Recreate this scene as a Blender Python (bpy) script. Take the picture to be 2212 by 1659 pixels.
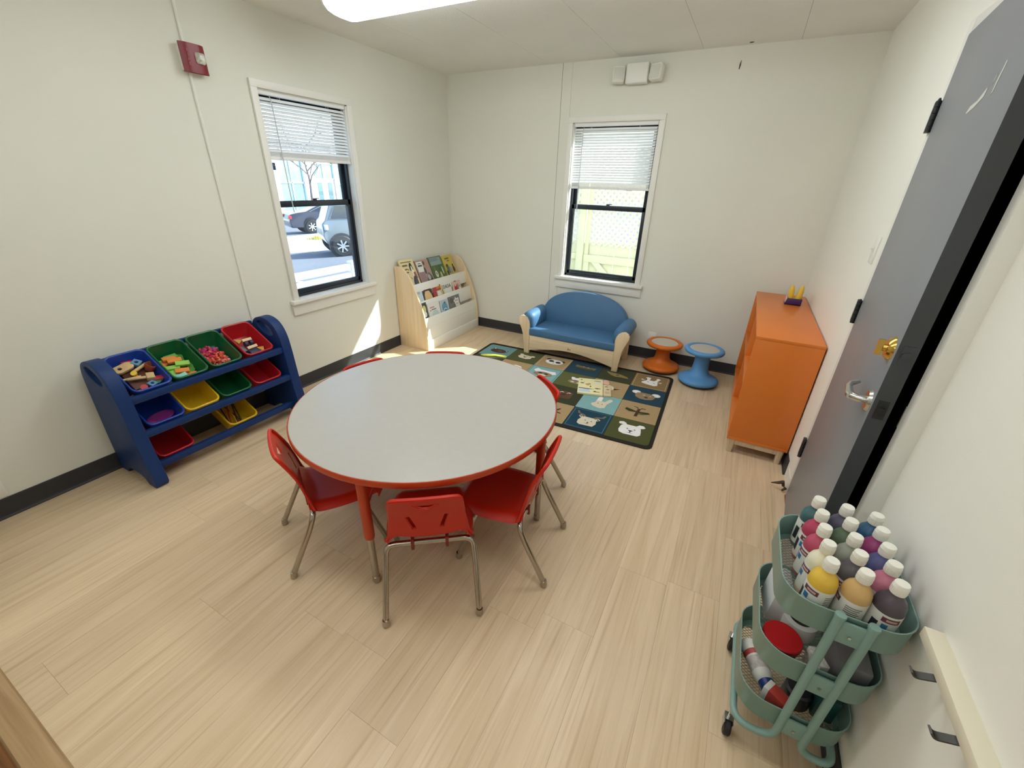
import bpy, bmesh, math, random
from math import sin, cos, pi, radians as R, sqrt, atan2
from mathutils import Vector, Matrix, Euler, noise

random.seed(11)
for _o in list(bpy.data.objects):
    bpy.data.objects.remove(_o)
SC = bpy.context.scene
COL = SC.collection

# ------------------------------------------------------------------ camera, sky, sun, exposure
CAM_POS = Vector((2.8745, 0.0, 1.5387))
cam_d = bpy.data.cameras.new('camera')
cam = bpy.data.objects.new('camera', cam_d)
COL.objects.link(cam)
_m = Matrix(((0.88237166, -0.22505367, 0.4132446, 0),
             (0.4699179, 0.37582869, -0.79870518, 0),
             (0.02444235, 0.89894585, 0.43737733, 0),
             (0, 0, 0, 1)))
cam.matrix_world = Matrix.Translation(CAM_POS) @ _m
cam_d.sensor_fit = 'HORIZONTAL'
cam_d.sensor_width = 36.0
cam_d.lens = 901.374 / 2212 * 36.0
cam_d.clip_start = 0.02
cam_d.clip_end = 300
SC.camera = cam

SUN_DIR = Vector((-1.12, -1.0, -1.087)).normalized()
world = bpy.data.worlds.new('sky')
SC.world = world
world.use_nodes = True
_nt = world.node_tree
_nt.nodes.clear()
_out = _nt.nodes.new('ShaderNodeOutputWorld')
_bg = _nt.nodes.new('ShaderNodeBackground')
_sky = _nt.nodes.new('ShaderNodeTexSky')
_sky.sky_type = 'NISHITA'
_sky.sun_disc = False
_sky.sun_elevation = R(36)
_sky.sun_rotation = atan2(1.12, 1.0)
_sky.air_density = 1.0
_sky.dust_density = 2.0
_bg.inputs['Strength'].default_value = 0.42
_nt.links.new(_sky.outputs[0], _bg.inputs['Color'])
_nt.links.new(_bg.outputs[0], _out.inputs['Surface'])

_sd = bpy.data.lights.new('sun', 'SUN')
_sd.energy = 9.0
_sd.angle = R(0.6)
_sd.color = (1.0, 0.97, 0.90)
sun = bpy.data.objects.new('sun', _sd)
COL.objects.link(sun)
sun.rotation_euler = SUN_DIR.to_track_quat('-Z', 'Y').to_euler()
sun.location = (8, 10, 9)

SC.view_settings.view_transform = 'Standard'
SC.view_settings.look = 'None'
SC.view_settings.gamma = 1.0
SC.view_settings.use_curve_mapping = False
SC.view_settings.exposure = 0.45
LAMP = 7.5          # visible ceiling fixture lens
LAMP_FILL = 4.8     # unseen fixtures added to brighten the near half of the room and the hall
SC.cycles.max_bounces = 10
SC.cycles.diffuse_bounces = 6
SC.cycles.transparent_max_bounces = 16
SC.cycles.caustics_reflective = False
SC.cycles.caustics_refractive = False
SC.cycles.sample_clamp_indirect = 4.0

# ------------------------------------------------------------------ helpers: colour and materials
def lin(c):
    out = []
    for v in c[:3]:
        v = v / 255.0
        out.append(v / 12.92 if v <= 0.04045 else ((v + 0.055) / 1.055) ** 2.4)
    return tuple(out) + (1.0,)

_MATS = {}
def mat(name, col, rough=0.55, metal=0.0, spec=0.5, var=0.0, vscale=6.0, bump=0.0, bscale=80.0,
        emit=None, estr=0.0, trans=0.0, coat=0.0, sheen=0.0, stretch=None, rand=0.0):
    """procedural principled material; col is sRGB 0-255"""
    if name in _MATS:
        return _MATS[name]
    m = bpy.data.materials.new(name)
    m.use_nodes = True
    nt = m.node_tree
    b = nt.nodes['Principled BSDF']
    c = lin(col)
    b.inputs['Base Color'].default_value = c
    b.inputs['Roughness'].default_value = rough
    b.inputs['Metallic'].default_value = metal
    b.inputs['Specular IOR Level'].default_value = spec
    if coat:
        b.inputs['Coat Weight'].default_value = coat
        b.inputs['Coat Roughness'].default_value = 0.15
    if sheen:
        b.inputs['Sheen Weight'].default_value = sheen
    if trans:
        b.inputs['Transmission Weight'].default_value = trans
    tc = None
    def coords():
        nonlocal tc
        if tc is None:
            t = nt.nodes.new('ShaderNodeTexCoord')
            mp = nt.nodes.new('ShaderNodeMapping')
            nt.links.new(t.outputs['Object'], mp.inputs['Vector'])
            if stretch:
                mp.inputs['Scale'].default_value = stretch
            tc = mp.outputs['Vector']
        return tc
    src = None
    if var:
        n = nt.nodes.new('ShaderNodeTexNoise')
        n.inputs['Scale'].default_value = vscale
        n.inputs['Detail'].default_value = 4
        nt.links.new(coords(), n.inputs['Vector'])
        r = nt.nodes.new('ShaderNodeValToRGB')
        r.color_ramp.elements[0].position = 0.3
        r.color_ramp.elements[1].position = 0.7
        r.color_ramp.elements[0].color = tuple(max(0, x * (1 - var)) for x in c[:3]) + (1,)
        r.color_ramp.elements[1].color = tuple(min(1, x * (1 + var)) for x in c[:3]) + (1,)
        nt.links.new(n.outputs['Fac'], r.inputs['Fac'])
        nt.links.new(r.outputs['Color'], b.inputs['Base Color'])
        src = r.outputs['Color']
    if rand:
        oi = nt.nodes.new('ShaderNodeObjectInfo')
        hsv = nt.nodes.new('ShaderNodeHueSaturation')
        mr = nt.nodes.new('ShaderNodeMapRange')
        mr.inputs['To Min'].default_value = 1 - rand
        mr.inputs['To Max'].default_value = 1 + rand
        nt.links.new(oi.outputs['Random'], mr.inputs['Value'])
        nt.links.new(mr.outputs['Result'], hsv.inputs['Value'])
        hsv.inputs['Color'].default_value = c
        if src:
            nt.links.new(src, hsv.inputs['Color'])
        nt.links.new(hsv.outputs['Color'], b.inputs['Base Color'])
    if bump:
        n2 = nt.nodes.new('ShaderNodeTexNoise')
        n2.inputs['Scale'].default_value = bscale
        n2.inputs['Detail'].default_value = 3
        nt.links.new(coords(), n2.inputs['Vector'])
        bp = nt.nodes.new('ShaderNodeBump')
        bp.inputs['Strength'].default_value = bump
        bp.inputs['Distance'].default_value = 0.004
        nt.links.new(n2.outputs['Fac'], bp.inputs['Height'])
        nt.links.new(bp.outputs['Normal'], b.inputs['Normal'])
    if emit:
        b.inputs['Emission Color'].default_value = lin(emit)
        b.inputs['Emission Strength'].default_value = estr
    _MATS[name] = m
    return m

def wood_mat(name, ca, cb, rough=0.5, axis='Y', scale=1.0, rand=0.06, dark=None, spec=0.4):
    """long-grained wood; grain runs along the given object axis, each object offset by its own random value"""
    if name in _MATS:
        return _MATS[name]
    m = bpy.data.materials.new(name)
    m.use_nodes = True
    nt = m.node_tree
    L = nt.links.new
    b = nt.nodes['Principled BSDF']
    b.inputs['Roughness'].default_value = rough
    b.inputs['Specular IOR Level'].default_value = spec
    t = nt.nodes.new('ShaderNodeTexCoord')
    oi = nt.nodes.new('ShaderNodeObjectInfo')
    mul = nt.nodes.new('ShaderNodeVectorMath'); mul.operation = 'SCALE'
    comb = nt.nodes.new('ShaderNodeCombineXYZ')
    for k in range(3):
        L(oi.outputs['Random'], comb.inputs[k])
    L(comb.outputs[0], mul.inputs[0]); mul.inputs['Scale'].default_value = 37.0
    add = nt.nodes.new('ShaderNodeVectorMath'); add.operation = 'ADD'
    L(t.outputs['Object'], add.inputs[0]); L(mul.outputs[0], add.inputs[1])
    mp = nt.nodes.new('ShaderNodeMapping')
    s = {'X': (1.2, 22, 22), 'Y': (22, 1.2, 22), 'Z': (22, 22, 1.2)}[axis]
    mp.inputs['Scale'].default_value = tuple(v * scale for v in s)
    L(add.outputs[0], mp.inputs['Vector'])
    n = nt.nodes.new('ShaderNodeTexNoise')
    n.inputs['Scale'].default_value = 1.0
    n.inputs['Detail'].default_value = 6
    n.inputs['Roughness'].default_value = 0.62
    n.inputs['Distortion'].default_value = 0.9
    L(mp.outputs[0], n.inputs['Vector'])
    mp2 = nt.nodes.new('ShaderNodeMapping')
    mp2.inputs['Scale'].default_value = tuple(v * scale * (5 if v > 2 else 2.2) for v in s)
    L(add.outputs[0], mp2.inputs['Vector'])
    n2 = nt.nodes.new('ShaderNodeTexNoise')
    n2.inputs['Scale'].default_value = 1.0
    n2.inputs['Detail'].default_value = 4
    L(mp2.outputs[0], n2.inputs['Vector'])
    r = nt.nodes.new('ShaderNodeValToRGB')
    e = r.color_ramp.elements
    e[0].position = 0.28; e[0].color = lin(ca)
    e[1].position = 0.70; e[1].color = lin(cb)
    L(n.outputs['Fac'], r.inputs['Fac'])
    r2 = nt.nodes.new('ShaderNodeValToRGB')
    e2 = r2.color_ramp.elements
    e2[0].position = 0.30; e2[0].color = lin(dark or ca)
    e2[1].position = 0.47; e2[1].color = (1, 1, 1, 1)
    L(n2.outputs['Fac'], r2.inputs['Fac'])
    mx = nt.nodes.new('ShaderNodeMix'); mx.data_type = 'RGBA'; mx.blend_type = 'MULTIPLY'
    mx.inputs['Factor'].default_value = 0.30
    L(r.outputs['Color'], mx.inputs[6]); L(r2.outputs['Color'], mx.inputs[7])
    hsv = nt.nodes.new('ShaderNodeHueSaturation')
    mr = nt.nodes.new('ShaderNodeMapRange')
    mr.inputs['To Min'].default_value = 1 - rand
    mr.inputs['To Max'].default_value = 1 + rand
    L(oi.outputs['Random'], mr.inputs['Value'])
    L(mr.outputs['Result'], hsv.inputs['Value'])
    L(mx.outputs[2], hsv.inputs['Color'])
    L(hsv.outputs['Color'], b.inputs['Base Color'])
    bp = nt.nodes.new('ShaderNodeBump')
    bp.inputs['Strength'].default_value = 0.06
    bp.inputs['Distance'].default_value = 0.002
    L(n2.outputs['Fac'], bp.inputs['Height'])
    L(bp.outputs['Normal'], b.inputs['Normal'])
    _MATS[name] = m
    return m

def glass_mat(name, tint=(235, 245, 245), refl=0.08, film=0.0):
    if name in _MATS:
        return _MATS[name]
    m = bpy.data.materials.new(name)
    m.use_nodes = True
    nt = m.node_tree
    nt.nodes.clear()
    o = nt.nodes.new('ShaderNodeOutputMaterial')
    tr = nt.nodes.new('ShaderNodeBsdfTransparent')
    tr.inputs['Color'].default_value = lin(tint)
    gl = nt.nodes.new('ShaderNodeBsdfGlossy')
    gl.inputs['Roughness'].default_value = 0.02
    fr = nt.nodes.new('ShaderNodeFresnel')
    fr.inputs['IOR'].default_value = 1.45
    mx = nt.nodes.new('ShaderNodeMixShader')
    ge = nt.nodes.new('ShaderNodeNewGeometry')
    sub = nt.nodes.new('ShaderNodeMath'); sub.operation = 'SUBTRACT'; sub.inputs[0].default_value = 1.0
    mu = nt.nodes.new('ShaderNodeMath'); mu.operation = 'MULTIPLY'
    nt.links.new(ge.outputs['Backfacing'], sub.inputs[1])
    nt.links.new(fr.outputs[0], mu.inputs[0])
    nt.links.new(sub.outputs[0], mu.inputs[1])
    nt.links.new(mu.outputs[0], mx.inputs[0])
    nt.links.new(tr.outputs[0], mx.inputs[1])
    nt.links.new(gl.outputs[0], mx.inputs[2])
    last = mx.outputs[0]
    if film:
        df = nt.nodes.new('ShaderNodeBsdfTranslucent')
        df.inputs['Color'].default_value = (0.9, 0.93, 1, 1)
        d2 = nt.nodes.new('ShaderNodeMixShader')
        d2.inputs[0].default_value = film
        nt.links.new(last, d2.inputs[1])
        nt.links.new(df.outputs[0], d2.inputs[2])
        last = d2.outputs[0]
    nt.links.new(last, o.inputs['Surface'])
    _MATS[name] = m
    return m

# ------------------------------------------------------------------ helpers: objects
def tag(o, label=None, cat=None, group=None, kind=None):
    if label: o['label'] = label
    if cat: o['category'] = cat
    if group: o['group'] = group
    if kind: o['kind'] = kind
    return o

def thing(name, label, cat, loc=(0, 0, 0), rotz=0.0, group=None, rot=None):
    o = bpy.data.objects.new(name, None)
    COL.objects.link(o)
    o.empty_display_size = 0.05
    o.location = loc
    o.rotation_euler = rot if rot else (0, 0, rotz)
    return tag(o, label, cat, group)

def copy_tree(o, parent=None):
    c = o.copy()
    COL.objects.link(c)
    if parent is not None:
        c.parent = parent
    for ch in list(o.children):
        copy_tree(ch, c)
    return c

class MB:
    def __init__(s):
        s.v = []; s.f = []; s.m = []
    def add(s, vs, fs, m=0, M=None):
        n = len(s.v)
        for p in vs:
            p = Vector(p)
            s.v.append(M @ p if M is not None else p)
        for f in fs:
            s.f.append([n + i for i in f]); s.m.append(m)
        return s
    def box(s, x0, y0, z0, x1, y1, z1, m=0, M=None):
        vs = [(x0, y0, z0), (x1, y0, z0), (x1, y1, z0), (x0, y1, z0), (x0, y0, z1), (x1, y0, z1), (x1, y1, z1), (x0, y1, z1)]
        fs = [(0, 3, 2, 1), (4, 5, 6, 7), (0, 1, 5, 4), (1, 2, 6, 5), (2, 3, 7, 6), (3, 0, 4, 7)]
        return s.add(vs, fs, m, M)
    def cbox(s, c, sz, m=0, M=None, rot=None):
        T = Matrix.Translation(c)
        if rot is not None:
            T = T @ Euler(rot).to_matrix().to_4x4()
        if M is not None:
            T = M @ T
        a, b, d = sz[0] / 2, sz[1] / 2, sz[2] / 2
        return s.box(-a, -b, -d, a, b, d, m, T)
    def prism(s, poly, o, u, v, th, m=0, M=None):
        """polygon poly in the (u,v) plane at o, extruded by th along u x v"""
        o, u, v = Vector(o), Vector(u), Vector(v)
        n = u.cross(v).normalized() * th
        k = len(poly)
        a = [o + u * p[0] + v * p[1] for p in poly]
        b = [p + n for p in a]
        fs = [tuple(range(k))[::-1], tuple(range(k, 2 * k))]
        for i in range(k):
            j = (i + 1) % k
            fs.append((i, j, k + j, k + i))
        return s.add(a + b, fs, m, M)
    def flat(s, poly, o, u, v, m=0, M=None):
        o, u, v = Vector(o), Vector(u), Vector(v)
        return s.add([o + u * p[0] + v * p[1] for p in poly], [tuple(range(len(poly)))], m, M)
    def tube(s, pts, r, seg=10, m=0, closed=False, M=None, caps=True):
        pts = [Vector(p) for p in pts]
        n = len(pts)
        rr = r if isinstance(r, (list, tuple)) else [r] * n
        tang = []
        for i in range(n):
            if closed:
                t = pts[(i + 1) % n] - pts[i - 1]
            else:
                t = pts[min(i + 1, n - 1)] - pts[max(i - 1, 0)]
            tang.append(t.normalized())
        up = Vector((0, 0, 1)) if abs(tang[0].z) < 0.9 else Vector((1, 0, 0))
        a = tang[0].cross(up).normalized()
        rings = []
        for i in range(n):
            a = (a - tang[i] * a.dot(tang[i])).normalized()
            b = tang[i].cross(a)
            rings.append([pts[i] + (a * cos(2 * pi * k / seg) + b * sin(2 * pi * k / seg)) * rr[i] for k in range(seg)])
        return s.loft(rings, m, closed, caps, M)
    def loft(s, rings, m=0, closed=False, caps=True, M=None):
        k = len(rings[0]); n = len(rings)
        vs = [p for r in rings for p in r]
        fs = []
        for i in range(n if closed else n - 1):
            j = (i + 1) % n
            for q in range(k):
                w = (q + 1) % k
                fs.append((i * k + q, i * k + w, j * k + w, j * k + q))
        if caps and not closed:
            fs.append(tuple(range(k))[::-1])
            fs.append(tuple((n - 1) * k + q for q in range(k)))
        return s.add(vs, fs, m, M)
    def lathe(s, prof, seg=24, o=(0, 0, 0), m=0, M=None, caps=True):
        o = Vector(o)
        rings = [[o + Vector((r * cos(2 * pi * k / seg), r * sin(2 * pi * k / seg), z)) for k in range(seg)] for r, z in prof]
        return s.loft(rings, m, False, caps, M)
    def cyl(s, p0, p1, r, seg=12, m=0, M=None):
        return s.tube([p0, p1], r, seg, m, False, M)
    def grid(s, nu, nv, fn, m=0, M=None):
        vs = [fn(i / nu, j / nv) for j in range(nv + 1) for i in range(nu + 1)]
        fs = [(j * (nu + 1) + i, j * (nu + 1) + i + 1, (j + 1) * (nu + 1) + i + 1, (j + 1) * (nu + 1) + i) for j in range(nv) for i in range(nu)]
        return s.add(vs, fs, m, M)
    def build(s, name, mats, parent=None, world=False, bevel=0.0, bseg=2, smooth=True, angle=38, solid=0.0, loc=None, recalc=True):
        me = bpy.data.meshes.new(name)
        off = Vector((0, 0, 0))
        if world and parent is not None:
            r = parent
            while r is not None:
                off += r.location
                r = r.parent
        me.from_pydata([tuple(p - off) for p in s.v], [], s.f)
        if not isinstance(mats, (list, tuple)):
            mats = [mats]
        for mm in mats:
            me.materials.append(mm)
        me.polygons.foreach_set('material_index', s.m)
        if recalc or bevel or solid:
            bm = bmesh.new()
            bm.from_mesh(me)
            if recalc:
                bmesh.ops.recalc_face_normals(bm, faces=bm.faces)
            if solid:
                bmesh.ops.solidify(bm, geom=bm.faces[:], thickness=solid)
                bmesh.ops.recalc_face_normals(bm, faces=bm.faces)
            if bevel:
                es = [e for e in bm.edges if len(e.link_faces) == 2 and e.calc_face_angle(0) > R(28)]
                bmesh.ops.bevel(bm, geom=es, offset=bevel, segments=bseg, profile=0.5, affect='EDGES', clamp_overlap=True)
            bm.to_mesh(me)
            bm.free()
        if smooth:
            me.shade_smooth()
            me.set_sharp_from_angle(angle=R(angle))
        me.update()
        o = bpy.data.objects.new(name, me)
        COL.objects.link(o)
        if parent is not None:
            o.parent = parent
        if loc is not None:
            o.location = loc
        return o

def arc(cx, cy, r, a0, a1, n=8, ry=None):
    ry = r if ry is None else ry
    return [(cx + r * cos(R(a0 + (a1 - a0) * i / n)), cy + ry * sin(R(a0 + (a1 - a0) * i / n))) for i in range(n + 1)]

def rrect(w, h, r, n=5, cx=0, cy=0):
    a, b = w / 2 - r, h / 2 - r
    p = []
    for (sx, sy, a0) in ((1, 1, 0), (-1, 1, 90), (-1, -1, 180), (1, -1, 270)):
        p += arc(cx + sx * a, cy + sy * b, r, a0, a0 + 90, n)
    return p

def ell(cx, cy, rx, ry, n=20, a=0):
    ca, sa = cos(R(a)), sin(R(a))
    out = []
    for i in range(n):
        x, y = rx * cos(2 * pi * i / n), ry * sin(2 * pi * i / n)
        out.append((cx + x * ca - y * sa, cy + x * sa + y * ca))
    return out

def bez(pts, n=8):
    """smooth open curve (Catmull-Rom) through points"""
    P = [Vector(p) for p in pts]
    P = [P[0] * 2 - P[1]] + P + [P[-1] * 2 - P[-2]]
    out = []
    for i in range(1, len(P) - 2):
        for k in range(n):
            t = k / n
            a, b, c, d = P[i - 1], P[i], P[i + 1], P[i + 2]
            out.append(0.5 * ((2 * b) + (c - a) * t + (2 * a - 5 * b + 4 * c - d) * t * t + (3 * b - a - 3 * c + d) * t ** 3))
    out.append(P[-2])
    return out

def fillet(pts, r, n=6):
    """round the corners of an open polyline"""
    P = [Vector(p) for p in pts]
    out = [P[0]]
    for i in range(1, len(P) - 1):
        a, b, c = P[i - 1], P[i], P[i + 1]
        rr = r[i - 1] if isinstance(r, (list, tuple)) else r
        da, dc = (a - b), (c - b)
        t = min(rr, da.length * 0.49, dc.length * 0.49)
        p0, p2 = b + da.normalized() * t, b + dc.normalized() * t
        for k in range(n + 1):
            s = k / n
            out.append(p0 * (1 - s) ** 2 + b * 2 * s * (1 - s) + p2 * s * s)
    out.append(P[-1])
    return out

_TXT = {}
def text_mesh(s, size, name='lettering', mat_=None, parent=None, M=None, extrude=0.0004, align='CENTER', sx=1.0):
    cu = bpy.data.curves.new('t', 'FONT')
    cu.body = s
    cu.size = size
    cu.extrude = extrude
    cu.align_x = align
    cu.align_y = 'CENTER'
    cu.resolution_u = 3
    to = bpy.data.objects.new('t', cu)
    COL.objects.link(to)
    dg = bpy.context.evaluated_depsgraph_get()
    dg.update()
    me = bpy.data.meshes.new_from_object(to.evaluated_get(dg))
    bpy.data.objects.remove(to)
    bpy.data.curves.remove(cu)
    me.name = name
    me.materials.clear()
    me.materials.append(mat_)
    if M is not None or sx != 1.0:
        T = (M if M is not None else Matrix()) @ Matrix.Diagonal((sx, 1, 1, 1))
        me.transform(T)
    o = bpy.data.objects.new(name, me)
    COL.objects.link(o)
    if parent is not None:
        o.parent = parent
    return o

def frame(o, u, v):
    """4x4 with columns u, v, u x v at origin o"""
    u = Vector(u).normalized(); v = Vector(v).normalized(); w = u.cross(v).normalized()
    M = Matrix.Identity(4)
    for i in range(3):
        M[i][0] = u[i]; M[i][1] = v[i]; M[i][2] = w[i]; M[i][3] = Vector(o)[i]
    return M

W, D, H = 3.402, 4.010, 2.438
WN = 3.442            # right wall on the near side of the door stands back 4 cm
# ================================================================== SETTING
M_WALL = mat('wall_paint', (225, 225, 214), 0.62, spec=0.25, var=0.02, vscale=1.5, bump=0.10, bscale=260)
M_TRIM = mat('trim_paint', (232, 231, 224), 0.42, spec=0.4, bump=0.03, bscale=60)
M_CEIL = mat('ceiling_paint', (238, 238, 233), 0.8, spec=0.15, var=0.02, vscale=3, bump=0.35, bscale=150)
M_BASE = mat('vinyl_base', (52, 53, 56), 0.5, spec=0.4, var=0.06, vscale=9)
M_JOINT = mat('floor_joint', (120, 100, 78), 0.8)
M_PLANK = wood_mat('oak_vinyl', (206, 180, 144), (226, 203, 170), 0.36, 'Y', 0.8, 0.05, dark=(186, 158, 124), spec=0.45)
M_SASH = mat('window_bronze', (30, 38, 48), 0.35, spec=0.5)
M_GLASS = glass_mat('window_glass', (240, 248, 250), film=0.02)
M_SLAT = mat('blind_vinyl', (236, 238, 238), 0.45, spec=0.4)
M_WHITE_PL = mat('white_plastic', (232, 232, 224), 0.4)
M_DARKGAP = mat('shadow_gap', (92, 90, 84), 0.9)

def struct(name, mb, m, **k):
    return tag(mb.build(name, m, **k), kind='structure')

# floor: slab with separate vinyl planks running away from the camera
floor = struct('floor', MB().box(-0.12, -0.05, -0.12, W + 0.16, D + 0.12, -0.004), M_JOINT, smooth=False)
rg = random.Random(5)
x = 0.031 - 0.206
starts = {0: 0.6}
col = 0
while x < W + 0.1:
    y = {12: 1.345, 13: 0.962, 14: 1.041, 11: 0.606}.get(col + 1, rg.uniform(0, 0.914))
    y = (y - (-0.05)) % 0.914 - 0.05 - 0.914
    while y < D:
        a, b = max(x, 0.0), min(x + 0.2055, W + 0.04)
        c, d = max(y, -0.05), min(y + 0.9135, D)
        if b - a > 0.01 and d - c > 0.01:
            cx, cy = (a + b) / 2, (c + d) / 2
            mb = MB().box(a - cx, c - cy, -0.006, b - cx, d - cy, 0.0)
            o = mb.build('plank', M_PLANK, floor, smooth=False, loc=(cx, cy, 0))
        y += 0.914
    x += 0.206
    col += 1

# hall behind the camera
M_HALLF = wood_mat('hall_wood', (140, 92, 50), (176, 124, 74), 0.4, 'X', 0.8, 0.03)
struct('floor_hall', MB().box(-0.12, -2.4, -0.12, W + 0.16, -0.05, -0.002), M_HALLF, smooth=False)
struct('wall_hall_left', MB().box(-0.12, -2.4, -0.12, 0, -0.25, H), M_WALL, smooth=False)
struct('wall_hall_right', MB().box(WN, -2.4, -0.12, WN + 0.12, -0.25, H), M_WALL, smooth=False)
struct('wall_hall_end', MB().box(-0.12, -2.52, -0.12, WN + 0.12, -2.4, H + 0.1), M_WALL, smooth=False)
struct('ceiling_hall', MB().box(-0.12, -2.4, H, W + 0.16, -0.25, H + 0.1), M_CEIL, smooth=False)
# front wall with the wide opening the photograph is taken from
struct('wall_front', MB().box(-0.12, -0.25, -0.12, 0.75, -0.12, H).box(3.25, -0.25, -0.12, WN + 0.12, -0.12, H)
       .box(0.75, -0.25, 2.1, 3.25, -0.12, H), M_WALL, smooth=False)
trim_th = struct('trim_1', MB().prism([(-0.125, -0.003), (-0.045, -0.003), (-0.052, 0.006), (-0.07, 0.010), (-0.10, 0.010), (-0.118, 0.006)],
                 (0.75, 0, 0), (0, 1, 0), (0, 0, 1), 2.5), wood_mat('threshold_wood', (150, 118, 80), (190, 160, 120), 0.45, 'X', 0.8, 0.02))
struct('trim_2', MB().box(0.75, -0.165, -0.003, 3.25, -0.127, 0.005), wood_mat('threshold_dark', (96, 58, 26), (140, 92, 48), 0.5, 'X', 0.8, 0.02), smooth=False)

# walls
wy0, wy1, wz0, wz1 = 2.000, 2.705, 0.695, 2.020       # window 1 opening on the left wall
wl = MB().box(-0.12, -0.25, -0.12, 0, wy0, H).box(-0.12, wy1, -0.12, 0, D + 0.12, H)
wl.box(-0.12, wy0, -0.12, 0, wy1, wz0).box(-0.12, wy0, wz1, 0, wy1, H)
wall_left = struct('wall_left', wl, M_WALL, smooth=False)
bx0, bx1, bz0, bz1 = 1.335, 2.070, 0.695, 2.005       # window 2 opening on the back wall
wb = MB().box(0, D, -0.12, bx0, D + 0.12, H).box(bx1, D, -0.12, W + 0.16, D + 0.12, H)
wb.box(bx0, D, -0.12, bx1, D + 0.12, bz0).box(bx0, D, bz1, bx1, D + 0.12, H)
wall_back = struct('wall_back', wb, M_WALL, smooth=False)
wr = MB().box(W, 2.375, -0.12, W + 0.16, D, H).box(W, 1.435, 2.075, W + 0.16, 2.375, H)
wr.box(WN, -0.25, -0.12, W + 0.16, 1.435, H)
wall_right = struct('wall_right', wr, mat('wall_paint_window_lit', (240, 239, 230), 0.5, spec=0.3, var=0.015, vscale=1.5, bump=0.10, bscale=260), smooth=False)  # paler than the other walls, the window light put into its colour
struct('wall_closet', MB().box(3.56, 1.2, -0.12, 4.5, 1.25, H).box(3.56, 2.6, -0.12, 4.5, 2.65, H).box(4.5, 1.2, -0.12, 4.55, 2.65, H)
       .box(3.56, 1.2, -0.12, 4.5, 2.65, -0.01).box(3.56, 1.2, H, 4.5, 2.65, H + 0.05), mat('closet_shade', (74, 72, 70), 0.9), smooth=False)  # closet walls coloured dark to stand for shade in the door gap
for nm, pts in {'scuff_mark': [((2.570, 4.0095, 2.352), (2.566, 4.0095, 2.300), 0.005)]}.items():
    for a, b, r in pts:
        MB().tube([a, ((a[0] + b[0]) / 2, a[1], (a[2] + b[2]) / 2), b], [r * 0.3, r, r * 0.6], 6).build(nm, mat('scuff', (60, 54, 46), 0.8), wall_back)
MB().tube([(2.602, 3.95, H - 0.001), (2.615, 3.945, H - 0.001), (2.63, 3.947, H - 0.001)], [0.002, 0.005, 0.002], 6).build('scuff_mark', mat('scuff', (60, 54, 46), 0.8), wall_back)

# ceiling slab with panels
ceiling = struct('ceiling', MB().box(-0.12, -0.25, H + 0.006, W + 0.16, D + 0.12, H + 0.12), M_DARKGAP, smooth=False)
xs = [-0.05, 0.474, 1.084, 1.694, 2.304, 2.914, W + 0.1]
ys = [-0.25, 1.152, 2.371, D + 0.05]
for i in range(6):
    for j in range(3):
        g = 0.0008
        MB().box(xs[i] + g, ys[j] + g, H, xs[i + 1] - g, ys[j + 1] - g, H + 0.012).build('panel', M_CEIL, ceiling, smooth=False)

# vinyl baseboards with a small toe
def baseboard(name, p0, p1, n):
    p0, p1, n = Vector(p0), Vector(p1), Vector(n)
    d = (p1 - p0)
    mb = MB()
    prof = [(0, 0), (0.011, 0), (0.011, 0.004), (0.006, 0.012), (0.0045, 0.02), (0.0045, 0.100), (0.003, 0.1016), (0, 0.1016)]
    rings = [[q + n * a + Vector((0, 0, b)) for a, b in prof] for q in (p0, p1)]
    mb.loft(rings)
    return struct(name, mb, M_BASE, smooth=False)
baseboard('baseboard_left', (0, -0.12, 0), (0, D, 0), (1, 0, 0))
baseboard('baseboard_back', (0, D, 0), (W, D, 0), (0, -1, 0))
baseboard('baseboard_right', (W, 2.55, 0), (W, D, 0), (-1, 0, 0))
baseboard('baseboard_right_near', (WN, -0.12, 0), (WN, 1.432, 0), (-1, 0, 0))

# raised board and cable strip on the left wall, board with a dark joint on the back wall
struct('trim_3', MB().box(-0.002, 1.634, 0.10, 0.005, 1.865, H), M_WALL, bevel=0.0015, smooth=False)
struct('trim_4', MB().tube([(0.004, 1.626, 0.1), (0.004, 1.626, 0.5), (0.004, 1.627, 1.9), (0.004, 1.632, 2.15), (0.004, 1.64, H)], 0.009, 10), M_TRIM)
struct('trim_5', MB().box(1.2055, D - 0.005, 0.10, bx0 - 0.043, D + 0.002, H), M_WALL, bevel=0.0015, smooth=False)
struct('trim_6', MB().box(1.2015, D - 0.0012, 0.10, 1.2062, D + 0.002, H), M_DARKGAP, smooth=False)

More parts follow.
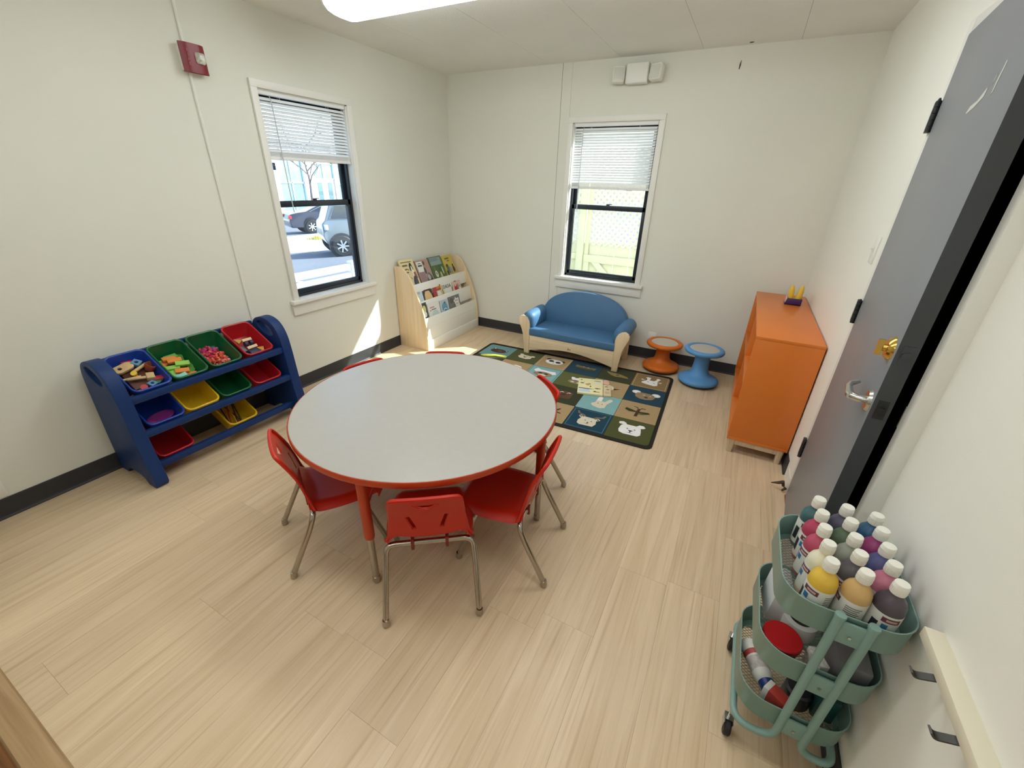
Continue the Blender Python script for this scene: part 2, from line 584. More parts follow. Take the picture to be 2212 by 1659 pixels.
# ------------------------------------------------------------------ windows and blinds
def window(name, M, w, z0, z1, zm):
    t = tag(bpy.data.objects.new(name, None), kind='structure')
    COL.objects.link(t)
    cw = 0.043
    def part(nm, mb, m, **k):
        for i, p in enumerate(mb.v):
            mb.v[i] = M @ p
        return mb.build(nm, m, t, **k)
    for a, b in ((-cw, 0.0), (w, w + cw)):
        part('casing', MB().box(a, z0, -0.018, b, z1, 0.0), M_TRIM, bevel=0.002)
    part('casing', MB().box(-cw, z1, -0.018, w + cw, z1 + cw, 0.0), M_TRIM, bevel=0.002)
    part('sill', MB().box(-0.07, z0 - 0.028, -0.042, w + 0.07, z0, -0.0005).box(0.0, z0 - 0.02, -0.001, w, z0 + 0.002, 0.062), M_TRIM, bevel=0.003)
    part('apron', MB().box(-0.062, z0 - 0.112, -0.018, w + 0.062, z0 - 0.028, 0.0), M_TRIM, bevel=0.002)
    part('jamb_liner', MB().box(0, z0, 0.0, 0.008, z1, 0.06).box(w - 0.008, z0, 0, w, z1, 0.06).box(0, z1 - 0.008, 0, w, z1, 0.06), M_TRIM, smooth=False)
    def ring(a0, b0, a1, b1, wd, c0, c1, top=None, bot=None):
        tp = wd if top is None else top
        bt = wd if bot is None else bot
        return MB().box(a0, b0, c0, a0 + wd, b1, c1).box(a1 - wd, b0, c0, a1, b1, c1).box(a0, b1 - tp, c0, a1, b1, c1).box(a0, b0, c0, a1, b0 + bt, c1)
    part('window_frame', ring(0.004, z0 + 0.001, w - 0.004, z1 - 0.002, 0.022, 0.050, 0.118), M_SASH, bevel=0.002)
    lo = part('lower_sash', ring(0.024, z0 + 0.022, w - 0.024, zm + 0.022, 0.026, 0.056, 0.082, top=0.042, bot=0.034), M_SASH, bevel=0.003)
    up = part('upper_sash', ring(0.024, zm - 0.02, w - 0.024, z1 - 0.022, 0.030, 0.086, 0.112, top=0.03, bot=0.036), M_SASH, bevel=0.003)
    def pane(a0, b0, a1, b1, c, par):
        mb = MB().box(a0, b0, c, a1, b1, c + 0.004)
        for i, p in enumerate(mb.v):
            mb.v[i] = M @ p
        return mb.build('pane', M_GLASS, par, smooth=False)
    pane(0.045, z0 + 0.05, w - 0.045, zm - 0.015, 0.067, lo)
    pane(0.05, zm + 0.01, w - 0.05, z1 - 0.045, 0.097, up)
    mb = MB().lathe([(0.001, 0.0), (0.016, 0.0), (0.016, 0.006), (0.010, 0.009), (0.001, 0.009)], 14)
    mb.cbox((0.012, 0, 0.010), (0.05, 0.012, 0.006))
    T = M @ Matrix(((1, 0, 0, w / 2), (0, 0, 1, zm + 0.022), (0, 1, 0, 0.070), (0, 0, 0, 1)))
    for i, p in enumerate(mb.v):
        mb.v[i] = T @ p
    mb.build('sash_lock', M_SASH, lo)
    return t, part

def blind(label, M, w, z1, zb, wand_a, wand_len, wand_tilt):
    t = thing('window_blind', label, 'blind', group=None)
    def part(nm, mb, m, **k):
        for i, p in enumerate(mb.v):
            mb.v[i] = M @ p
        return mb.build(nm, m, t, **k)
    a0, a1 = 0.012, w - 0.012
    part('headrail', MB().box(a0, z1 - 0.029, 0.004, a1, z1 - 0.004, 0.034), M_SLAT, bevel=0.002)
    for a in (a0 - 0.003, a1 - 0.001):
        part('bracket', MB().box(a, z1 - 0.031, 0.002, a + 0.004, z1 - 0.002, 0.037), mat('blind_bracket', (190, 190, 182), 0.4), smooth=False)
    nsl = int((z1 - 0.036 - (zb + 0.056)) / 0.0205) + 1
    ta = R(47.4)
    hw = 0.0125
    first = None
    for k in range(nsl):
        z = zb + 0.056 + 0.0205 * k
        zz = z + random.uniform(-0.0006, 0.0006)
        ang = ta + random.uniform(-0.02, 0.02)
        dy, dc = hw * sin(ang), hw * cos(ang)
        c = 0.019
        if first is None:
            mb = MB()
            nx, ny = Vector((0, cos(ang), sin(ang))) * 0.0005, None
            vs = []
            for a in (a0 + 0.004, a1 - 0.004):
                for s, h in ((-1, 0), (0, 0.0016), (1, 0)):
                    for e in (-1, 1):
                        # inner edge (small c) lower
                        vs.append((a, s * dy + (h + e * 0.0004) * cos(ang), c + s * dc - (h + e * 0.0004) * sin(ang)))
            fs = [(0, 2, 8, 6), (2, 4, 10, 8), (1, 7, 9, 3), (3, 9, 11, 5), (0, 6, 7, 1), (4, 5, 11, 10), (0, 1, 3, 2), (2, 3, 5, 4), (6, 8, 9, 7), (8, 10, 11, 9)]
            mb.add(vs, fs)
            R3 = M.to_3x3()
            for i, p in enumerate(mb.v):
                mb.v[i] = M @ p
            first = mb.build('slat', M_SLAT, t, smooth=False)
            first.location = (0, 0, zz)
        else:
            o = first.copy(); COL.objects.link(o); o.location = (0, 0, zz)
    # the raised slats lie stacked on the bottom rail
    for k in range(9):
        part('stacked_slat', MB().box(a0 + 0.004, zb + 0.0195 + k * 0.0033, 0.0065, a1 - 0.004, zb + 0.0218 + k * 0.0033, 0.0315), M_SLAT, smooth=False)
    part('bottom_rail', MB().box(a0 + 0.002, zb, 0.006, a1 - 0.002, zb + 0.019, 0.032), M_SLAT, bevel=0.002)
    for a in (0.16, w - 0.16):
        for c in (0.0075, 0.0305):
            part('ladder_cord', MB().tube([(a, zb + 0.01, c), (a, z1 - 0.03, c)], 0.0008, 5), M_SLAT)
    pw = (wand_a, z1 - 0.045, -0.004)
    part('tilt_wand', MB().tube([pw, (wand_a + wand_tilt * 0.05, z1 - 0.1, -0.008), (wand_a + wand_tilt * wand_len, z1 - wand_len, -0.010)], 0.0035, 8)
         .tube([(wand_a, z1 - 0.03, 0.004), pw], 0.002, 6), mat('wand_plastic', (196, 200, 202), 0.35))
    part('cord_clip', MB().box(w * 0.72, zb - 0.006, 0.008, w * 0.72 + 0.05, zb + 0.001, 0.030), M_WHITE_PL, smooth=False)
    return t

M1 = Matrix(((0, 0, -1, 0), (1, 0, 0, wy0), (0, 1, 0, 0), (0, 0, 0, 1)))
M2 = Matrix(((1, 0, 0, bx0), (0, 0, 1, D), (0, 1, 0, 0), (0, 0, 0, 1)))
win1, p1 = window('window_1', M1, wy1 - wy0, wz0, wz1, 1.350)
win2, p2 = window('window_2', M2, bx1 - bx0, bz0, bz1, 1.335)
blind('white horizontal blind half raised over the street window on the left wall', M1, wy1 - wy0, wz1, 1.627, 0.085, 0.72, 0.02)
blind('white horizontal blind half raised over the window above the blue couch', M2, bx1 - bx0, bz1, 1.490, 0.098, 0.70, 0.0)
# blue maker's sticker on the upper pane of window 1
mb = MB().box(0.052, 1.566, 0.094, 0.098, 1.612, 0.0965)
p1('sticker', mb, mat('sticker_blue', (44, 84, 140), 0.5), smooth=False)
for k, (l, z) in enumerate(((0.030, 1.602), (0.034, 1.594), (0.022, 1.586))):
    p1('sticker_print', MB().box(0.058, z - 0.0015, 0.0932, 0.058 + l, z + 0.0015, 0.0942), mat('sticker_print', (170, 200, 230), 0.5), smooth=False)

# ------------------------------------------------------------------ door in the right wall
M_DOOR = mat('door_grey', (132, 135, 140), 0.42, spec=0.4, var=0.03, vscale=2.5, bump=0.03, bscale=220)
M_DEDGE = mat('door_edge_grey', (62, 65, 69), 0.55)
M_CHROME = mat('satin_chrome', (196, 196, 192), 0.22, metal=1.0)
M_BRASS = mat('brass', (206, 168, 84), 0.18, metal=1.0)
M_HINGE = mat('hinge_dark', (52, 54, 54), 0.45, metal=0.6)
door = tag(bpy.data.objects.new('door_1', None), kind='structure')
COL.objects.link(door)
fr = MB()
fr.box(W - 0.003, 2.335, 0.0, W + 0.157, 2.378, 2.078)                     # hinge jamb
fr.box(W - 0.003, 1.435, 0.0, W + 0.157, 1.478, 2.078)                     # strike jamb
fr.box(W - 0.003, 1.478, 2.036, W + 0.157, 2.335, 2.078)                   # head
fr.box(W + 0.055, 2.310, 0.0, W + 0.07, 2.335, 2.036).box(W + 0.055, 1.478, 0.0, W + 0.07, 1.503, 2.036)
fr.build('door_frame', M_TRIM, door, bevel=0.003)
MB().box(W - 0.002, 2.376, 0.0, W + 0.0005, 2.50, 0.085).build('jamb_plinth', M_TRIM, door, smooth=False)
MB().box(W - 0.010, 1.478, -0.003, W + 0.16, 2.335, 0.010).build('door_threshold', wood_mat('sill_wood', (150, 90, 34), (186, 122, 56), 0.5, 'Y', 0.8, 0.02), door, smooth=False)
leaf = MB().box(0, -0.862, 0.014, 0.045, -0.003, 2.030, 0).build('door_leaf', M_DOOR, door, bevel=0.0015)
leaf.location = (3.396, 2.333, 0)
leaf.rotation_euler = (0, 0, R(-4.9))
def onleaf(nm, mb, m, **k):
    return mb.build(nm, m, leaf, **k)
onleaf('leaf_edge', MB().box(-0.0006, -0.8632, 0.014, 0.0455, -0.8614, 2.030), M_DEDGE, smooth=False)
# lever handle
mb = MB()
mb.tube([(0.0, -0.805, 0.955), (-0.008, -0.805, 0.955)], [0.034, 0.030], 20)
mb.tube([(-0.008, -0.805, 0.955), (-0.03, -0.805, 0.955), (-0.045, -0.79, 0.955)], [0.014, 0.012, 0.012], 12)
mb.tube([(-0.046, -0.80, 0.955), (-0.048, -0.78, 0.955), (-0.046, -0.72, 0.956), (-0.040, -0.69, 0.958), (-0.018, -0.672, 0.965)], [0.011, 0.012, 0.010, 0.009, 0.007], 10)
onleaf('lever_handle', mb, M_CHROME)
mb = MB()
mb.tube([(0.0, -0.800, 1.125), (-0.006, -0.800, 1.125), (-0.014, -0.800, 1.125)], [0.036, 0.034, 0.026], 24)
mb.tube([(-0.014, -0.800, 1.125), (-0.022, -0.800, 1.125)], [0.012, 0.010], 12)
mb.cbox((-0.028, -0.800, 1.125), (0.016, 0.010, 0.046))
onleaf('deadbolt', mb, M_BRASS)
mb = MB().box(0.010, -0.8645, 1.10, 0.036, -0.8625, 1.155)
mb.tube([(0.023, -0.864, 1.127), (0.023, -0.869, 1.127)], 0.011, 12)
onleaf('deadbolt_plate', mb, M_DEDGE)
mb = MB().box(0.010, -0.8645, 0.925, 0.036, -0.8625, 0.985)
mb.prism([(0.015, -0.8645), (0.031, -0.8645), (0.031, -0.874)], (0, 0, 0.945), (1, 0, 0), (0, 1, 0), 0.018)
onleaf('latch_plate', mb, M_HINGE)
MB().box(W - 0.004, 1.4775, 0.91, W + 0.03, 1.480, 0.98).build('strike_plate', M_CHROME, door, smooth=False)
for z in (0.315, 1.050, 1.790):
    mb = MB()
    for k in range(5):
        mb.tube([(3.388, 2.334, z - 0.05 + k * 0.0202), (3.388, 2.334, z - 0.05 + k * 0.0202 + 0.0185)], 0.0085, 10)
    mb.box(3.386, 2.334, z - 0.05, 3.3985, 2.372, z + 0.05)
    mb.tube([(3.388, 2.334, z + 0.05), (3.388, 2.334, z + 0.058)], [0.006, 0.003], 8)
    mb.build('hinge', M_HINGE, door)
M_TAPE = mat('tape_residue', (206, 206, 200), 0.6)
for poly in ([(-0.680, 1.828), (-0.672, 1.832), (-0.660, 1.790), (-0.658, 1.762), (-0.666, 1.768)],
             [(-0.600, 1.788), (-0.590, 1.786), (-0.545, 1.766), (-0.490, 1.760), (-0.470, 1.746), (-0.478, 1.743), (-0.540, 1.752), (-0.595, 1.768)],
             [(-0.560, 1.792), (-0.552, 1.792), (-0.548, 1.786)],
             [(-0.640, 1.812), (-0.634, 1.806), (-0.628, 1.790), (-0.636, 1.798)]):
    onleaf('tape_residue', MB().prism(poly, (-0.0002, 0, 0), (0, 1, 0), (0, 0, 1), -0.0008), M_TAPE, smooth=False)

# torn end of the vinyl base lying by the door jamb
mb = MB().tube([(3.385, 2.40, 0.02), (3.375, 2.39, 0.05), (3.352, 2.378, 0.045), (3.325, 2.40, 0.02)], [0.008, 0.011, 0.009, 0.003], 6)
mb.tube([(3.380, 2.37, 0.008), (3.390, 2.36, 0.03), (3.378, 2.342, 0.05)], [0.006, 0.008, 0.004], 6)
tag(mb.build('torn_trim', mat('torn_vinyl', (70, 58, 44), 0.6)), 'torn dark strip of floor trim curling up at the foot of the grey door', 'trim scrap')

# ------------------------------------------------------------------ fittings on the walls and ceiling
# red fire alarm
t = thing('fire_alarm', 'dark red fire alarm strobe with clear lens high on the left wall', 'alarm', (0.0, 1.648, 2.026))
MB().box(0.0, 1.592, 2.030, 0.040, 1.704, 2.148).build('back_box', M_WHITE_PL, t, True, bevel=0.003)
M_ALARM = mat('alarm_red', (124, 20, 34), 0.38)
def al(u, v):
    return Vector((0.040 + 0.016 * (1 - (2 * u - 1) ** 4), 1.586 + 0.124 * u, 2.022 + 0.132 * v))
mb = MB().grid(10, 2, al)
mb.box(0.034, 1.586, 2.022, 0.041, 1.710, 2.154)
cover = mb.build('cover', M_ALARM, t, True)
mb = MB().loft([[Vector((0.052, 1.672 + a, 2.092 + b)) for a, b in rrect(0.050, 0.056, 0.012, 3)],
                [Vector((0.066, 1.672 + a, 2.092 + b)) for a, b in rrect(0.044, 0.050, 0.012, 3)],
                [Vector((0.078, 1.672 + a, 2.092 + b)) for a, b in rrect(0.022, 0.026, 0.008, 3)]])
mb.build('strobe_lens', mat('strobe_lens', (226, 230, 224), 0.08, metal=0.55, var=0.25, vscale=70), t, True)
for k, ch in enumerate('FIRE'):
    text_mesh(ch, 0.020, 'lettering', mat('alarm_print', (172, 96, 104), 0.5), t,
              frame((0.0563 + 0.0002, 1.614 - 1.648, 2.118 - 2.026 - k * 0.0195), (0, 1, 0), (0, 0, 1)), sx=1.0)
# emergency light
t = thing('emergency_light', 'white emergency light box with two lamp heads high on the back wall', 'lamp', (1.85, D, 2.25))
MB().box(1.765, D - 0.075, 2.248, 1.937, D, 2.384).build('housing', M_WHITE_PL, t, True, bevel=0.010, bseg=3)
for cx, ry in ((1.705, 18), (2.0, -14)):
    mb = MB().cbox((0, 0, 0), (0.094, 0.072, 0.112), 0, Matrix.Translation((cx, D - 0.058, 2.312)) @ Euler((R(-8), 0, R(ry))).to_matrix().to_4x4())
    hd = mb.build('lamp_head', M_WHITE_PL, t, True, bevel=0.014, bseg=3)
    T = Matrix.Translation((cx, D - 0.058, 2.312)) @ Euler((R(-8), 0, R(ry))).to_matrix().to_4x4()
    MB().cbox((0, -0.036, -0.004), (0.076, 0.004, 0.088), 0, T).build('lens', mat('emergency_lens', (214, 216, 206), 0.12), hd, True, bevel=0.004)
    MB().tube([(cx, D - 0.03, 2.30), ((cx + 1.85) / 2, D - 0.04, 2.30)], 0.012, 8).build('swivel', M_WHITE_PL, t, True)
# light switch and outlets
def plate(name, label, M, kind, cat):
    t = thing(name, label, cat, M.translation)
    T = Matrix.Translation(-M.translation) @ M
    mb = MB().box(-0.035, -0.0575, 0.0, 0.035, 0.0575, 0.005, 0, T)
    mb.build('cover_plate', M_TRIM, t, bevel=0.002)
    if kind == 's':
        MB().box(-0.005, -0.012, 0.004, 0.005, 0.012, 0.007, 0, T).cbox((0, 0.004, 0.011), (0.007, 0.010, 0.012), 0, T).build('toggle', M_WHITE_PL, t, bevel=0.001)
    else:
        for s in (-1, 1):
            MB().prism(rrect(0.034, 0.028, 0.010, 4), T @ Vector((0, s * 0.0195, 0.004)), T.to_3x3() @ Vector((1, 0, 0)), T.to_3x3() @ Vector((0, 1, 0)), 0.0035).build('receptacle', M_WHITE_PL, t)
    return t
plate('light_switch', 'white light switch on the right wall beside the grey door', frame((W, 2.478, 1.302), (0, -1, 0), (0, 0, 1)), 's', 'switch')
plate('outlet', 'white outlet plate low on the back wall behind the orange stool', frame((2.30, D, 0.215), (1, 0, 0), (0, 0, 1)), 'o', 'outlet')
plate('outlet', 'outlet plate low on the left wall at the left edge of the photo', frame((0.0, 0.235, 0.165), (0, 1, 0), (0, 0, 1)), 'o', 'outlet')

# wrap-around fluorescent fixture, its shape reused for the added fill lights
def fixture(label, cx, cy, L, power, z=H):
    t = thing('ceiling_light', label, 'lamp', (cx, cy, z))
    a, b = -L / 2, L / 2
    MB().box(a + 0.01, -0.07, -0.03, b - 0.01, 0.07, -0.0005).build('housing', M_WHITE_PL, t, smooth=False)
    prof = [(-0.128, -0.004), (-0.133, -0.030), (-0.126, -0.056), (-0.104, -0.076), (-0.06, -0.086), (0, -0.088), (0.06, -0.086), (0.104, -0.076), (0.126, -0.056), (0.133, -0.030), (0.128, -0.004)]
    m = mat('lens_glow_%g' % power, (250, 246, 224), 0.35, emit=(246, 251, 254), estr=power)
    rings = [[Vector((x, p, q)) for p, q in prof] for x in (a + 0.012, b - 0.012)]
    mb = MB().loft(rings, 0, False, False)
    mb.build('lens', m, t, angle=60, recalc=False)
    for x in (a, b - 0.012):
        MB().prism([(p * 1.02, q * 1.02 + 0.002) for p, q in prof], (x, 0, 0), (0, 1, 0), (0, 0, 1), 0.012).build('end_cap', M_WHITE_PL, t)
    return t
fixture('long wrap-around fluorescent ceiling light with a glowing cream lens', 1.77, 2.24, 2.44, LAMP)
fixture('added fill light over the near half of the room, out of the frame', 1.77, 0.85, 2.44, LAMP_FILL)  # unseen fixture added to brighten the foreground
fixture('added unseen fill light in the hall behind the camera', 1.77, -1.2, 2.44, LAMP_FILL)  # unseen fixture added to throw light in from behind the camera
# ================================================================== FURNITURE
M_ORANGE = mat('chair_orange', (190, 34, 10), 0.38, spec=0.4, var=0.03, vscale=4, bump=0.05, bscale=300)
M_TEDGE = mat('table_orange', (186, 62, 24), 0.40, spec=0.5)
M_TUBE = mat('chrome_tube', (178, 170, 160), 0.14, metal=1.0)
M_LAMI = mat('table_laminate', (176, 173, 166), 0.30, spec=0.45, var=0.015, vscale=40)
M_MAPLE = wood_mat('maple', (222, 196, 156), (236, 214, 178), 0.42, 'Z', 0.7, 0.03, dark=(210, 182, 140))
M_MAPLEX = wood_mat('maple_long', (222, 198, 160), (236, 216, 182), 0.42, 'X', 0.7, 0.03, dark=(210, 184, 144))
M_LAMWHITE = mat('white_laminate', (232, 230, 222), 0.4)
TC = Vector((1.715, 1.38, 0))

# ------------------------------------------------------------------ round table
t = thing('round_table', 'large round table with pale grey top and orange edge amid the chairs', 'table', TC)
tz = 0.585
MB().lathe([(0.001, tz - 0.0262), (0.604, tz - 0.0262), (0.606, tz - 0.024), (0.606, tz - 0.001), (0.6045, tz), (0.001, tz)], 96).build('tabletop', M_LAMI, t, angle=30)
MB().lathe([(0.598, tz - 0.028), (0.609, tz - 0.027), (0.6115, tz - 0.022), (0.6115, tz - 0.005), (0.609, tz - 0.0006), (0.6065, tz - 0.0004), (0.6065, tz - 0.0265)], 96, caps=False).build('edge_band', M_TEDGE, t, angle=50)
MB().lathe([(0.02, tz - 0.032), (0.600, tz - 0.032), (0.600, tz - 0.0265), (0.02, tz - 0.0265)], 64, caps=False).build('underside', mat('table_backer', (150, 70, 40), 0.6), t, smooth=False)
for k in range(4):
    a = R(-78.5 + 90 * k)
    p = Vector((cos(a), sin(a), 0)) * 0.560
    MB().tube([p + Vector((0, 0, 0.250)), p + Vector((0, 0, 0.262)), p + Vector((0, 0, tz - 0.03))], [0.0185, 0.0205, 0.0205], 16).build('leg', M_TEDGE, t)
    leg = COL.objects[-1]
    MB().tube([p + Vector((0, 0, 0.03)), p + Vector((0, 0, 0.255))], 0.0145, 14).build('leg_insert', M_TUBE, leg)
    MB().lathe([(0.004, 0.0), (0.014, 0.001), (0.017, 0.010), (0.0165, 0.024), (0.0155, 0.034)], 14, p).build('glide', M_TUBE, leg)
    MB().prism(rrect(0.11, 0.09, 0.015, 3), p * 0.96 + Vector((0, 0, tz - 0.0405)), (cos(a), sin(a), 0), (-sin(a), cos(a), 0), 0.008).build('leg_plate', M_TEDGE, leg)
    q = p * 0.66
    MB().tube([p * 0.985 + Vector((0, 0, 0.40)), q + Vector((0, 0, tz - 0.036))], 0.0055, 8).build('brace', M_TEDGE, leg)

# ------------------------------------------------------------------ stacking chairs
def make_chair(name, label):
    t = thing(name, label, 'chair')
    # seat: dished shell with rolled sides and a waterfall front
    def seat(u, v):
        a = 2 * u - 1
        hw = 0.158 + 0.016 * sin(pi * min(v * 1.1, 1))
        y = 0.118 + 0.322 * v
        z = 0.312 - 0.012 * (1 - a * a) * sin(pi * min(1, v * 1.15))
        z -= 0.030 * max(0, (abs(a) - 0.80) / 0.20) ** 2 + 0.030 * max(0, (v - 0.84) / 0.16) ** 2
        z += 0.045 * max(0, (0.14 - v) / 0.14) ** 2 * (1 - 0.5 * a * a)
        r = max(0, abs(a) - 0.72) / 0.28
        c = max(0, v - 0.80) / 0.20
        y -= 0.045 * (r * c) ** 1.5
        return Vector((a * hw, y, z))
    mb = MB().grid(20, 18, seat)
    s = mb.build('seat', M_ORANGE, t, solid=0.0055, angle=60)
    for x in (-0.065, 0.065):
        MB().box(x - 0.006, 0.112, 0.262, x + 0.006, 0.142, 0.312).build('clamp_lug', mat('lug_red', (120, 34, 20), 0.5), t, bevel=0.002)
    # backrest: plate with a V-shaped hand hole and two slots, bent and leaning back
    def bend(p):
        x, h = p
        k = (h - 0.305) / 0.26
        return Vector((x, 0.120 - 0.050 * k - 0.06 * k * max(0, k - 0.5) + 0.55 * x * x * (1.0 - 0.35 * k), h))
    outline = [(-0.166, 0.298), (-0.150, 0.325), (-0.142, 0.38), (-0.130, 0.46), (-0.124, 0.53), (-0.118, 0.556), (-0.102, 0.566),
               (-0.05, 0.568), (0.0, 0.5685), (0.05, 0.568), (0.102, 0.566), (0.118, 0.556), (0.124, 0.53), (0.130, 0.46), (0.142, 0.38), (0.150, 0.325), (0.166, 0.298),
               (0.150, 0.302), (0.135, 0.335), (0.118, 0.343), (0.06, 0.334), (0.0, 0.332), (-0.06, 0.334), (-0.118, 0.343), (-0.135, 0.335), (-0.150, 0.302)]
    holes = [[(-0.050, 0.538), (-0.015, 0.536), (0.015, 0.536), (0.050, 0.538), (0.028, 0.516), (0.010, 0.504), (-0.010, 0.504), (-0.028, 0.516)],
             [(-0.078, 0.455), (-0.062, 0.460), (-0.040, 0.385), (-0.058, 0.380)],
             [(0.078, 0.455), (0.062, 0.460), (0.040, 0.385), (0.058, 0.380)]]
    bm = bmesh.new()
    def loop(pts):
        vs = [bm.verts.new((p[0], 0, p[1])) for p in pts]
        return [bm.edges.new((vs[i], vs[(i + 1) % len(vs)])) for i in range(len(vs))]
    es = loop(outline)
    for h in holes:
        es += loop(h)
    bmesh.ops.triangle_fill(bm, use_beauty=True, edges=es, normal=(0, -1, 0))
    bmesh.ops.subdivide_edges(bm, edges=[e for e in bm.edges if e.calc_length() > 0.05], cuts=1)
    bmesh.ops.triangulate(bm, faces=bm.faces[:])
    vv = []
    for v in bm.verts:
        v.index = len(vv); vv.append(bend((v.co.x, v.co.z)))
    fs = [[q.index for q in f.verts] for f in bm.faces]
    bm.free()
    mb = MB().add(vv, fs)
    b = mb.build('backrest', M_ORANGE, t, solid=0.007, angle=50)
    rim = [bend(p) for p in outline[0:17]]
    rim = bez(rim, 3)
    off = [0.0045 if i > 6 and i < len(rim) - 7 else 0.003 for i in range(len(rim))]
    MB().tube(rim, [0.008 if 8 < i < len(rim) - 9 else 0.0055 for i in range(len(rim))], 8).build('back_rim', M_ORANGE, t)
    for h in holes:
        pts = [bend(p) + Vector((0, -0.002, 0)) for p in h]
        MB().tube(pts, 0.0028, 6, closed=True).build('hole_rim', M_ORANGE, b)
    # chrome legs: two bent hoops, each leg with its half of the cross tube
    for s in (-1, 1):
        pts = fillet([(s * 0.178, 0.004, 0.022), (s * 0.170, 0.100, 0.215), (s * 0.164, 0.128, 0.286), (0.0, 0.128, 0.286)], [0.07, 0.055], 7)
        lg = MB().tube(pts, 0.0118, 12).build('leg', M_TUBE, t)
        MB().lathe([(0.006, 0.0), (0.0135, 0.002), (0.0150, 0.010), (0.0130, 0.024), (0.0122, 0.034)], 14, (s * 0.178, 0.003, 0.0)).build('glide', M_TUBE, lg)
        pts = fillet([(s * 0.172, 0.400, 0.022), (s * 0.168, 0.345, 0.190), (s * 0.160, 0.318, 0.286), (0.0, 0.318, 0.286)], [0.08, 0.055], 7)
        lg = MB().tube(pts, 0.0118, 12).build('leg', M_TUBE, t)
        MB().lathe([(0.006, 0.0), (0.0135, 0.002), (0.0150, 0.010), (0.0130, 0.024), (0.0122, 0.034)], 14, (s * 0.172, 0.4005, 0.0)).build('glide', M_TUBE, lg)
    return t

chair0 = make_chair('stacking_chair', 'orange plastic chair in front of the table with its back to the camera')
def place(o, pos, fwd):
    o.location = (pos[0], pos[1], 0)
    o.rotation_euler = (0, 0, atan2(fwd[1], fwd[0]) - pi / 2)
def polar(a, r):
    return (TC.x + r * cos(R(a)), TC.y + r * sin(R(a)))
place(chair0, polar(-53.2, 0.717), (-cos(R(-53.2)), -sin(R(-53.2))))
chair0['group'] = 'chairs around the round table'
for label, pos, fwd in [
        ('orange plastic chair at the left of the table, side on, beside the blue toy rack', polar(-120.3, 0.715), (-cos(R(-120.3)), -sin(R(-120.3)))),
        ('orange plastic chair at the right front of the table showing its seat', (2.4315, 1.3295), (-0.990, -0.141)),
        ('orange plastic chair behind the table on the right, by the animal rug', polar(50.8, 0.690), (-cos(R(50.8)), -sin(R(50.8)))),
        ('orange plastic chair hidden behind the table toward the bookshelf, only its top edge showing', polar(119.5, 0.70), (-cos(R(119.5)), -sin(R(119.5)))),
        ('orange chair behind the table at left, its back edge peeking up near the sunlit baseboard', polar(163, 0.70), (-cos(R(163)), -sin(R(163))))]:
    c = copy_tree(chair0)
    c['label'] = label
    place(c, pos, fwd)

# ------------------------------------------------------------------ orange cabinet
M_CABO = mat('cabinet_orange', (216, 118, 36), 0.36, spec=0.6, var=0.02, vscale=3)
x0, x1, y0, y1, z0, z1 = 3.060, 3.394, 2.640, 3.925, 0.098, 0.783
t = thing('open_cabinet', 'glossy orange open-front cabinet on pale legs along the right wall', 'cabinet', (3.23, 3.28, 0))
th = 0.018
MB().box(x0, y0, z1 - th, x1, y1, z1).build('top', M_CABO, t, True, bevel=0.0012)
MB().box(x0, y0, z0, x1, y1, z0 + th).build('bottom', M_CABO, t, True, bevel=0.0012)
for a in (y0, y1 - th):
    MB().box(x0, a, z0 + th, x1, a + th, z1 - th).build('side_panel', M_CABO, t, True, bevel=0.0012)
MB().box(x1 - 0.010, y0 + th, z0 + th, x1 - 0.002, y1 - th, z1 - th).build('back_panel', M_CABO, t, True, smooth=False)
MB().box(x0 + 0.006, y0 + th, 0.432, x1 - 0.011, y1 - th, 0.450).build('shelf', M_CABO, t, True, bevel=0.001)
MB().box(x0 + 0.006, 3.27, z0 + th, x1 - 0.011, 3.288, z1 - th).build('divider', M_CABO, t, True, bevel=0.001)
M_PALE = wood_mat('pale_leg_wood', (196, 176, 146), (214, 196, 168), 0.5, 'Z', 0.8, 0.02)
for a, b in ((x0 + 0.012, y0 + 0.004), (x1 - 0.052, y0 + 0.004), (x0 + 0.012, y1 - 0.044), (x1 - 0.052, y1 - 0.044)):
    MB().loft([[Vector((a + 0.02 + p * 0.8, b + 0.02 + q * 0.8, 0)) for p, q in rrect(0.040, 0.040, 0.012, 3)],
               [Vector((a + 0.02 + p, b + 0.02 + q, z0)) for p, q in rrect(0.040, 0.040, 0.012, 3)]]).build('leg', M_PALE, t, True)
for b in (y0 + 0.008, y1 - 0.034):
    MB().box(x0 + 0.05, b, z0 - 0.036, x1 - 0.05, b + 0.026, z0).build('rail', M_PALE, t, True, bevel=0.002)
for a in (x0 + 0.018, x1 - 0.044):
    MB().box(a, y0 + 0.045, z0 - 0.036, a + 0.026, y1 - 0.045, z0).build('rail', M_PALE, t, True, bevel=0.002)

# toy on the cabinet: purple tray with two yellow cobs
t = thing('toy_stand', 'small dark purple holder with a pinkish side panel on the orange cabinet', 'toy', (3.285, 3.60, z1))
M_PURP = mat('dark_purple', (58, 30, 88), 0.45)
mb = MB()
mb.prism([(-0.052, 0.0), (0.052, 0.0), (0.052, 0.046), (-0.040, 0.046)], (3.285, 3.575, z1), (1, 0, 0), (0, 0, 1), 0.012)
mb.box(3.236, 3.563, z1, 3.337, 3.645, z1 + 0.008)
mb.box(3.329, 3.575, z1 + 0.008, 3.337, 3.645, z1 + 0.044)
mb.build('holder', M_PURP, t, True, bevel=0.002)
MB().prism([(0.0, 0.008), (0.082, 0.008), (0.070, 0.058), (0.012, 0.050)], (3.237, 3.563, z1), (0, 1, 0), (0, 0, 1), 0.008).build('side_plate', mat('pink_plate', (206, 176, 186), 0.5), t, True, bevel=0.002)
